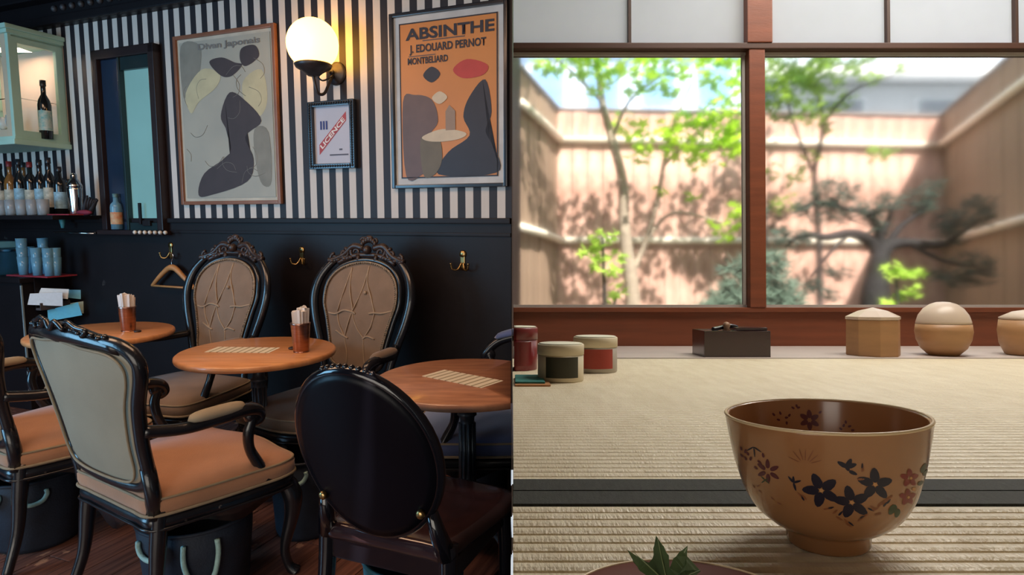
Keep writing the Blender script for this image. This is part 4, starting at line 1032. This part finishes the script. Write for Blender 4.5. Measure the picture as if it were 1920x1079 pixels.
# ---- dish with maple leaf
dc=(X(1305,.25),.257)
d_=tthing('lacquer_dish','dark red lacquer dish at the bottom edge in front of tea bowl','dish',(dc[0],dc[1],ZT),0)
link('body',MB().lathe([(0,.0),(.026,.0),(.027,.003),(.040,.006),(.052,.0125),(.0532,.0145),(.0520,.0150),(.040,.0085),(.025,.0055),(0,.005)],64,cap=False),lacquer_red,d_)
link('rim',MB().tube([(.0528*cos(2*PI*k/64),.0528*sin(2*PI*k/64),.0148) for k in range(64)],.0008,6,closed=True),rim_m,d_)
def maple_leaf(lobes=7,size=1.0):
    P=[]; angs=[PI/2+ (k-(lobes-1)/2)*.62 for k in range(lobes)]
    lens=[.42,.72,.92,1.0,.92,.72,.42]
    for i,(a,l) in enumerate(zip(angs,lens)):
        l*=size; nx,ny=-sin(a),cos(a)
        if i==0: P.append((.05*size*cos(a-.5),.05*size*sin(a-.5)))
        for f,w_ in ((.30,-.095),(.55,-.13),(.62,-.10),(.75,-.085),(.80,-.06),(1.0,0),(.80,.06),(.75,.085),(.62,.10),(.55,.13),(.30,.095)):
            w2=w_*size*l/size
            if abs(w_)>=.095 and f<=.35 and 0: continue
            P.append((cos(a)*l*f+nx*w2,sin(a)*l*f+ny*w2))
    return P
lt=tthing('maple_leaf','green maple leaf lying on the dark red dish at the bottom edge','leaf',(X(1250,.275),.276,ZT+.0185),.15,rot=Matrix.Rotation(math.radians(50),4,'X'))
LP=maple_leaf(size=.0205)
bm=bmesh.new(); bm.faces.new([bm.verts.new((x*1.25,y,.0022*math.sin(x*260)+.02*y*y/.0165-.0008*abs(x)/.01)) for x,y in LP]); bmesh.ops.triangulate(bm,faces=bm.faces[:])
me=bpy.data.meshes.new('leaf_blade'); bm.to_mesh(me); bm.free()
lb=link('leaf_blade',me,mat('leaf_olive_green',(.10,.17,.06),.5,0,.3,60),lt); md=lb.modifiers.new('t','SOLIDIFY'); md.thickness=.0004
m=MB()
for k in range(7):
    a=PI/2+(k-3)*.62; l=[.42,.72,.92,1,.92,.72,.42][k]*.0186; m.tube([(0,0,.0005),(cos(a)*l*.6*1.25,sin(a)*l*.6,.0008),(cos(a)*l*1.25,sin(a)*l,.001+.02*(sin(a)*l)**2/.0165)],[.0003,.00022,.0001],5)
m.tube([(0,0,0),(-.001,-.008,.001),(.001,-.014,.003)],[.0004,.0003,.0003],5)
link('veins',m,mat('leaf_vein_pale',(.26,.34,.14),.5),lt)
# ---- tea caddies
def caddy(px,py,wpx,hpx,label,bodym,labm,lidm,d=None,cut=False,band=.30):
    d=d or -ZT*FPX/(py-557); r=wpx/2/FPX*d*.985; h=hpx/FPX*d
    t=tthing('tea_canister',label,'canister',(X(px,d),d,ZT),0,'round tea canisters on the mat')
    link('body',MB().lathe([(0,0),(r*.97,0),(r,.002),(r,h*.72),(0,h*.72)],40),bodym,t)
    link('lid',MB().lathe([(r*.9,h*.70),(r*1.02,h*.70),(r*1.02,h*.955),(r*.985,h*.975),(0,h*.98)],40),lidm[0],t)
    link('lid_top',MB().lathe([(0,h*.979),(r*.93,h*.979),(r*.95,h*.99),(r*.90,h),(0,h)],40),lidm[1],t)
    m=MB(); a0,a1=-PI/2-.75,-PI/2+.75; vs=[]
    for k in range(13):
        a=a0+(a1-a0)*k/12; vs+=[(r*1.006*cos(a),r*1.006*sin(a),h*.12),(r*1.006*cos(a),r*1.006*sin(a),h*.66)]
    m.add(vs,[(2*k,2*k+2,2*k+3,2*k+1) for k in range(12)],True); link('label',m,labm,t)
    if cut: cutx0(t,.004,1)
    return t,r,h
cream_l=mat('cream_lid_paper',(.66,.58,.42),.5,0,.05,8); cream_t=mat('pale_green_cream_lid_top',(.74,.74,.60),.5,0,.04,8)
blk=mat('black_green_label',(.035,.035,.02),.5); redl=mat('red_label',(.38,.045,.03),.45); greyb=mat('greyish_tin',(.40,.36,.30),.45,0,.05,8); dkred=mat('dark_red_tin',(.20,.012,.015),.4,coat=.3)
t,r,h=caddy(1051,713,87,70,'cream round tea canister with black label, front one of the three',cream_l,blk,(cream_l,cream_t))
text_obj('label_print','TEA',mat('label_print_brown',(.30,.12,.05),.5),t,0,h*.50,r*.45,h*.07,-r*1.012) if False else None
caddy(1116,696,82,66,'round tea canister with red label behind the black-labelled one',greyb,redl,(cream_l,cream_t))
caddy(969,692,78,80,'deep red round canister cut off at the left edge of the tea room',dkred,dkred,(dkred,cream_t),cut=True)
t=tthing('folded_cloth','teal and orange folded cloth on the mat beside canisters','cloth',(.031,1.075,ZT),.0)
m=MB().box(-.026,.022,-.05,.045,0,.006,.002); link('teal_layer',m,mat('teal_cloth',(.04,.22,.20),.8),t)
link('orange_layer',MB().box(-.0265,.030,-.065,.03,-.0,.0028,.001),mat('orange_brown_cloth',(.42,.19,.07),.8),t)
# ---- lacquer box
d=1.49; t=tthing('lacquer_box','dark lacquer box with a lid laid on top under the window post','box',(X(1374,d+.03),d+.05,ZT),0)
m=MB(); wd=.077; m.box(-wd,wd,-.05,.05,0,.004).box(-wd,wd,-.05,-.045,.004,.062,.001).box(-wd,wd,.045,.05,.004,.062,.001).box(-wd,-wd+.005,-.045,.045,.004,.062).box(wd-.005,wd,-.045,.045,.004,.062)
link('body',m,mat('black_red_lacquer',(.030,.008,.012),.25,0,.1,5,coat=.6),t)
link('tray_top',MB().box(-wd+.004,wd-.004,-.046,.046,.055,.061,.001),mat('glossy_tray_top',(.16,.13,.14),.15,0,.1,5,coat=.6),t)
link('lid',MB().box(.005,.078,-.03,.04,.062,.069,.002),mat('dark_lid_lacquer',(.05,.03,.035),.18,coat=.6),t)
link('knob',MB().lathe([(0,.061),(.010,.061),(.006,.067),(.009,.073),(.006,.080),(0,.082)],16,Matrix.Translation((-.012,-.01,0))),mat('tan_knob',(.34,.20,.12),.5),t)
link('dark_scoop',MB().tube(spline([(-.045,-.01,.064),(-.02,.0,.068),(.0,.005,.072),(.02,.01,.068)],4),.005,8),black_wood,t)
# ---- turned wooden boxes on the sill
d=1.50
t=tthing('wooden_caddy','pale wooden angular caddy with pointed lid, left of the egg-shaped one','caddy',(X(1636,d+.045),d+.045,ZT),PI/8+.14,'pale wooden caddies under the window')
rr=.0595
link('body',MB().lathe([(0,0),(rr*.98,0),(rr,.004),(rr*.99,.086),(0,.086)],8,smooth=False),shaded_pale_wood,t)
link('lid',MB().lathe([(rr*.96,.0865),(rr*1.02,.088),(rr*1.02,.094),(rr*.55,.108),(0,.116)],8,smooth=False),mat('lit_wood_lid',(.62,.50,.40),.35,0,.05,8),t)  # paler lid, light on the tops put into its colour
t=tthing('wooden_caddy','pale egg-shaped wooden caddy between two others under window','caddy',(X(1768,d+.045),d+.045,ZT),0,'pale wooden caddies under the window')
link('body',MB().lathe([(0,0),(.028,0),(.032,.002),(.048,.018),(.057,.038),(.060,.058),(.058,.076),(0,.076)],40),shaded_pale_wood,t)
link('lid',MB().lathe([(.0575,.077),(.057,.082),(.052,.098),(.042,.113),(.028,.124),(.014,.129),(0,.130)],40),mat('lit_wood_lid',(.62,.50,.40),.35),t)
t=tthing('wooden_caddy','pale rounded wooden caddy cut off by the right edge','caddy',(X(1936,d+.045),d+.045,ZT),0,'pale wooden caddies under the window')
link('body',MB().lathe([(0,0),(.050,0),(.056,.004),(.067,.03),(.070,.06),(.067,.086),(0,.086)],40),shaded_pale_wood,t)
link('lid',MB().lathe([(.066,.087),(.067,.092),(.04,.106),(0,.113)],40),mat('lit_wood_lid',(.62,.50,.40),.35),t)

# =================================================== the garden
ZG=ZT-.50
tstruct('ground_garden',MB().box(.004,9,YW+.07,9.5,ZG-.1,ZG),ground_m)
tstruct('wall_house_base',MB().box(.004,XR+.08,YW+.002,YW+.07,ZG,ZT-.052),plaster)
CL=Vector((.34,4.84,0)); CR_=Vector((3.40,5.03,0)); FT=1.425
def fence(A,Bp,label,mt,rails,inner,top=FT,wd=.12):
    dv=Bp-A; L=dv.length; ang=math.atan2(dv.y,dv.x)
    t=tthing('board_fence',label,'fence',(A.x,A.y,ZG),ang,'board fences round the garden')
    n=max(1,round(L/wd)); wd=L/n; bd=None
    for k in range(n):
        if bd is None: bd=o=link('fence_board',MB().box(.002,wd-.003,-.009,.009,0,top-ZG,.003),mt,t)
        else: o=bd.copy(); COL.objects.link(o)
        o.matrix_basis=Matrix.Translation((k*wd,random.uniform(-.004,.004),random.uniform(-.006,.004)))
    link('backing',MB().box(0,n*wd,.012 if inner<0 else -.03,.03 if inner<0 else -.012,0,top-ZG-.01),mat('fence_backing',(.16,.11,.08),.9),t)
    for z in rails:
        y0=inner*.012; y1=inner*.045
        link('rail',MB().tube([(0,(y0+y1)/2+inner*.01,z-ZG),(n*wd/2,(y0+y1)/2+inner*.01,z-ZG+.006),(n*wd,(y0+y1)/2+inner*.01,z-ZG)],.026,10),rail_m,t)
    link('cap_rail',MB().box(0,n*wd,-.03,.03,top-ZG-.004,top-ZG+.012,.003),mat('grey_cap_rail',(.30,.28,.27),.8),t)
    return t
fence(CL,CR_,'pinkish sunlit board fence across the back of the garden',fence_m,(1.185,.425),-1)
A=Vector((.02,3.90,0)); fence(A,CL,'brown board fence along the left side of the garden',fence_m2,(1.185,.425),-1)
fence(CR_,Vector((2.45,2.3,0)),'grey-brown board fence along the right side of garden',fence_m2,(1.185,.425),-1)

# neighbouring buildings beyond the fence
t=tthing('neighbour_house','pale blue glazed house with white balcony rail beyond the back fence','house',(1.6,12.5,ZG),0)
hb=mat('pale_blue_wall',(.50,.64,.82),.6,0,.05,2); ww=mat('white_balcony',(.85,.86,.86),.6)
link('wall',MB().box(-1.5,3.0,0,4,0,5.6),hb,t)
link('balcony',MB().box(-1.6,3.1,-1.0,-.9,3.55,4.05,.01).box(-1.6,3.1,-1.0,0,3.45,3.55),ww,t)
for k in range(4):
    f=link('window',MB().box(-1.3+k*1.08,-.5+k*1.08,-.05,.0,4.15,5.2,.01),ww,t)
    link('pane',MB().box(-1.24+k*1.08,-.56+k*1.08,-.07,-.05,4.2,5.15),mat('sky_blue_window',(.22,.38,.60),.15,0,.1,3),f)
link('roof',MB().box(-1.8,3.3,-.4,4.3,5.6,5.8,.02),mat('grey_roof',(.34,.34,.36),.8),t)
t=tthing('neighbour_house','white house with low grey eaves beyond the right end of fence','house',(7.6,13.0,ZG),0)
link('wall',MB().box(-2.2,4.5,0,5,0,4.95),mat('white_house_wall',(.50,.50,.50),.8,0,.04,2),t)
link('roof',MB().add([(-2.7,-.7,4.95),(5,-.7,4.95),(5,-.7,5.15),(-2.7,-.7,5.15),(-2.7,5,5.55),(5,5,5.55),(5,5,5.7),(-2.7,5,5.7)],[(0,1,2,3),(4,7,6,5),(0,4,5,1),(3,2,6,7),(0,3,7,4),(1,5,6,2)]),mat('pale_metal_roof',(.70,.70,.70),.5),t)
for k in range(2):
    f=link('window',MB().box(-1.6+k*2.2,-.4+k*2.2,-.05,0,3.9,4.7,.01),ww,t)
    link('pane',MB().box(-1.54+k*2.2,-.46+k*2.2,-.07,-.05,3.95,4.65),mat('grey_window_glass',(.20,.22,.24),.15),f)
t=tthing('neighbour_house','narrow white building between the two other houses','house',(5.0,17.2,ZG),0)
link('wall',MB().box(-.6,.5,0,4,0,5.4),ww,t); link('roof',MB().box(-.7,.6,-.1,4.1,5.4,5.5,.01),mat('grey_roof',(.34,.34,.36),.8),t)
link('window',MB().box(-.3,.2,-.04,0,3.4,4.2,.01),mat('grey_window_glass',(.20,.22,.24),.15),t)

# ---- trees and shrubs
def leaf_cloud(clusters,per,size,seed,shape='leaf'):
    rnd=random.Random(seed); m=MB(); vs=[];fs=[]
    for c,r in clusters:
        for k in range(int(per*(r/.2)**2)):
            while True:
                p=Vector((rnd.uniform(-1,1),rnd.uniform(-1,1),rnd.uniform(-1,1)))
                if p.length<1: break
            p=Vector(c)+Vector((p.x*r,p.y*r,p.z*r*.75))
            q=Matrix.Rotation(rnd.uniform(0,2*PI),3,'Z')@Matrix.Rotation(rnd.uniform(-.9,.9),3,'X')@Matrix.Rotation(rnd.uniform(-.9,.9),3,'Y')
            s=size*rnd.uniform(.7,1.3); o=len(vs)
            if shape=='leaf':
                for i in range(10):
                    a=2*PI*i/10; rr=s*(1 if i%2==0 else .45); vs.append(p+q@Vector((rr*cos(a),rr*sin(a),0)))
                fs.append(tuple(range(o,o+10)))
            else:
                for i in range(5):
                    d=Vector((rnd.gauss(0,1),rnd.gauss(0,1),rnd.gauss(.5,1))).normalized(); e=d.orthogonal().normalized()*s*.07
                    o=len(vs); vs+= [p-e,p+e,p+d*s]; fs.append((o,o+1,o+2))
    m.add(vs,fs,False); return m
def tree(name,label,cat,base,trunks,clusters,per,size,bark,leafm,seed,shape='leaf'):
    t=tthing(name,label,cat,base)
    b=Vector(base)
    for P,r in trunks:
        Q=spline([Vector(p)-b for p in P],5); link('trunk' if r[0]>.02 else 'branch',MB().tube(Q,lerp_r(r,len(Q)),8),bark,t)
    f=link('foliage',leaf_cloud([(Vector(c)-b,r) for c,r in clusters],per,size,seed,shape),leafm,t); f['kind']='stuff'
    return t
def S(*L): return [(R(px,py,d),r) for px,py,d,r in L]
g=R(1190,557,3.9); base=(g.x,3.9,ZG)
tree('maple_tree','bright green maple with thin pale trunk by the back fence','tree',base,
 [([base,R(1186,560,3.9),R(1172,440,3.9),R(1168,340,3.9),R(1148,260,3.9),R(1130,190,3.9),R(1120,110,3.8)],[.05,.045,.036,.030,.026,.022,.012]),
  ([R(1182,520,3.9),R(1212,450,3.9),R(1232,380,3.8),R(1245,310,3.8),R(1262,240,3.7),R(1300,150,3.6)],[.018,.016,.014,.012,.010,.006]),
  ([R(1245,310,3.8),R(1300,255,3.7),R(1370,200,3.6)],[.012,.009,.005]),([R(1148,260,3.9),R(1180,190,3.8),R(1240,140,3.6)],[.012,.009,.005]),
  ([R(1130,190,3.9),R(1080,140,3.8),R(1040,105,3.7)],[.012,.009,.005]),
  ([R(1212,450,3.9),R(1260,400,3.9),R(1330,410,3.9),R(1370,425,3.9)],[.012,.009,.007,.005])],
 S((1040,108,3.6,.14),(1090,118,3.7,.13),(1130,140,3.7,.12),(1110,170,3.8,.06),(1160,120,3.6,.14),(1210,110,3.5,.16),(1250,145,3.5,.15),(1200,170,3.6,.09),(1300,110,3.4,.16),(1350,120,3.4,.15),(1385,160,3.4,.13),(1370,215,3.4,.15),(1320,225,3.5,.13),(1270,235,3.6,.11),(1220,260,3.6,.13),(1280,275,3.6,.14),(1200,285,3.7,.10),(1335,275,3.5,.15),(1385,275,3.4,.10),(1350,250,3.5,.12),(1360,430,3.8,.11),(1380,395,3.7,.08),(1300,370,3.8,.05),(1240,355,3.8,.05),(1310,305,3.6,.07),(1120,40,3.6,.22),(1250,20,3.5,.24),(1380,40,3.5,.22),(1200,-60,3.6,.26),(1340,-90,3.6,.28),(1050,-20,3.6,.2),(1420,-10,3.7,.22),(1170,230,4.3,.12)),
 80,.036,bark_pale,maple_m,11)
g=R(1530,557,4.5); base=(g.x,4.45,ZG)
tree('maple_tree','thin maple with light crown behind the pine at the right pane','tree',base,
 [([base,R(1536,450,4.5),R(1528,330,4.4),R(1545,230,4.2),R(1520,120,4.0)],[.030,.022,.018,.014,.008]),([R(1528,330,4.4),R(1490,230,4.2),R(1465,140,4.0)],[.014,.010,.006]),([R(1545,230,4.2),R(1600,170,4.0),R(1680,140,3.9)],[.012,.008,.004])],
 S((1455,120,3.9,.16),(1480,160,3.9,.15),(1460,200,4.0,.12),(1520,110,3.9,.13),(1570,115,4.0,.13),(1560,160,4.0,.12),(1600,130,4.0,.12),(1540,200,4.1,.12),(1500,215,4.0,.10),(1640,150,4.0,.07),(1590,190,4.1,.08),(1655,290,4.2,.09),(1630,285,4.2,.07),(1550,240,4.2,.07),(1690,130,4.0,.06),(1500,150,4.0,.14),(1450,170,4.0,.12),(1540,130,4.0,.13),(1620,110,4.0,.09),(1530,20,4.0,.22),(1620,50,4.0,.16),(1560,-80,4.0,.26),(1440,60,4.0,.2),(1500,330,4.4,.10),(1470,380,4.4,.10),(1520,290,4.3,.07),(1450,320,4.4,.08)),
 80,.036,bark_dark,translucent('olive_maple_green',(.34,.52,.08),.5,6,.3,(.13,.26,.06)),12)
g=R(1640,557,3.6); base=(g.x,3.6,ZG)
tree('pine_tree','dark sculpted pine with thick trunk and spreading limbs in the garden','tree',base,
 [([base,R(1640,575,3.6),R(1645,520,3.6),R(1650,480,3.6),R(1668,455,3.6)],[.085,.080,.062,.055,.04]),
  ([R(1650,485,3.6),R(1630,452,3.6),R(1595,438,3.55),R(1550,445,3.5),R(1510,440,3.5),R(1480,455,3.5)],[.045,.034,.026,.020,.015,.010]),
  ([R(1652,475,3.6),R(1645,430,3.6),R(1630,400,3.6),R(1580,390,3.6),R(1560,370,3.6)],[.034,.026,.018,.013,.008]),
  ([R(1668,460,3.6),R(1700,455,3.6),R(1760,460,3.6),R(1800,440,3.6),R(1840,410,3.6)],[.034,.026,.020,.015,.008]),
  ([R(1668,455,3.6),R(1690,425,3.6),R(1730,395,3.6),R(1745,370,3.6)],[.022,.016,.011,.006]),
  ([R(1655,440,3.6),R(1670,400,3.6),R(1665,375,3.6)],[.020,.014,.007]),
  ([R(1700,455,3.6),R(1770,490,3.6),R(1830,500,3.6)],[.016,.012,.007]),([R(1580,390,3.6),R(1530,380,3.6),R(1490,400,3.6)],[.012,.010,.006]),
  ([R(1595,438,3.55),R(1560,470,3.5),R(1520,520,3.5)],[.012,.010,.006])],
 S((1560,365,3.6,.12),(1580,395,3.6,.11),(1540,400,3.6,.09),(1500,390,3.6,.07),(1640,395,3.6,.10),(1668,378,3.6,.08),(1640,420,3.6,.08),(1728,372,3.6,.08),(1735,395,3.6,.06),(1780,420,3.6,.09),(1820,405,3.6,.11),(1840,385,3.6,.08),(1850,415,3.6,.06),(1790,445,3.6,.08),(1820,500,3.6,.12),(1840,520,3.6,.08),(1800,530,3.6,.07),(1480,450,3.5,.07),(1510,445,3.5,.05),(1570,510,3.5,.07),(1525,540,3.5,.06),(1555,555,3.5,.05),(1750,345,3.6,.05),(1760,520,3.6,.05),(1600,360,3.6,.05)),
 260,.055,bark_dark,pine_m,13,'needle')
for k,(px,py,d,cl,lab,lm,shp,per,sz) in enumerate((
  (1140,600,3.3,((1130,445,3.3,.08),(1112,470,3.3,.07),(1130,500,3.3,.07),(1150,520,3.3,.06),(1160,480,3.3,.05),(1120,490,3.3,.06),(1150,560,3.3,.05),(1095,475,3.3,.04),(1160,545,3.3,.05)),'young lime green shrub before the maple trunk',shrub_m,'leaf',120,.032),
  (1690,600,3.2,((1680,505,3.2,.06),(1705,515,3.2,.06),(1668,515,3.2,.04),(1712,545,3.2,.05),(1690,550,3.2,.05),(1670,575,3.2,.05)),'small lime green shrub beside the pine trunk',shrub_m,'leaf',120,.034),
  (1350,600,3.4,((1340,590,3.4,.11),(1385,550,3.4,.11),(1395,505,3.4,.08),(1300,600,3.4,.10),(1360,570,3.4,.10)),'low grey green conifer at the foot of the left pane',juniper_m,'needle',300,.075),
  (1455,600,3.4,((1450,540,3.4,.12),(1470,570,3.4,.11),(1450,495,3.4,.08),(1440,565,3.4,.10)),'low grey green conifer just right of the window post',juniper_m,'needle',300,.075),
  (1420,600,4.3,((1440,400,4.4,.10),(1450,440,4.4,.09),(1370,500,4.4,.10)),'tall thin dark shrub against the back fence',pine_m,'leaf',90,.035),)):
    g=R(px,557,d); base=(g.x,d,ZG)
    top=R(cl[0][0],cl[0][1],d)
    tree('garden_shrub',lab,'shrub',base,[([base,(base[0]*.5+top.x*.5,d,(ZG+top.z)/2),tuple(top)],[.016,.013,.006]),([((base[0]+top.x)/2,d,(ZG+top.z)/2),tuple(R(cl[-1][0],cl[-1][1],d))],[.010,.006])],S(*cl),per,sz,bark_dark,lm,20+k,shp)
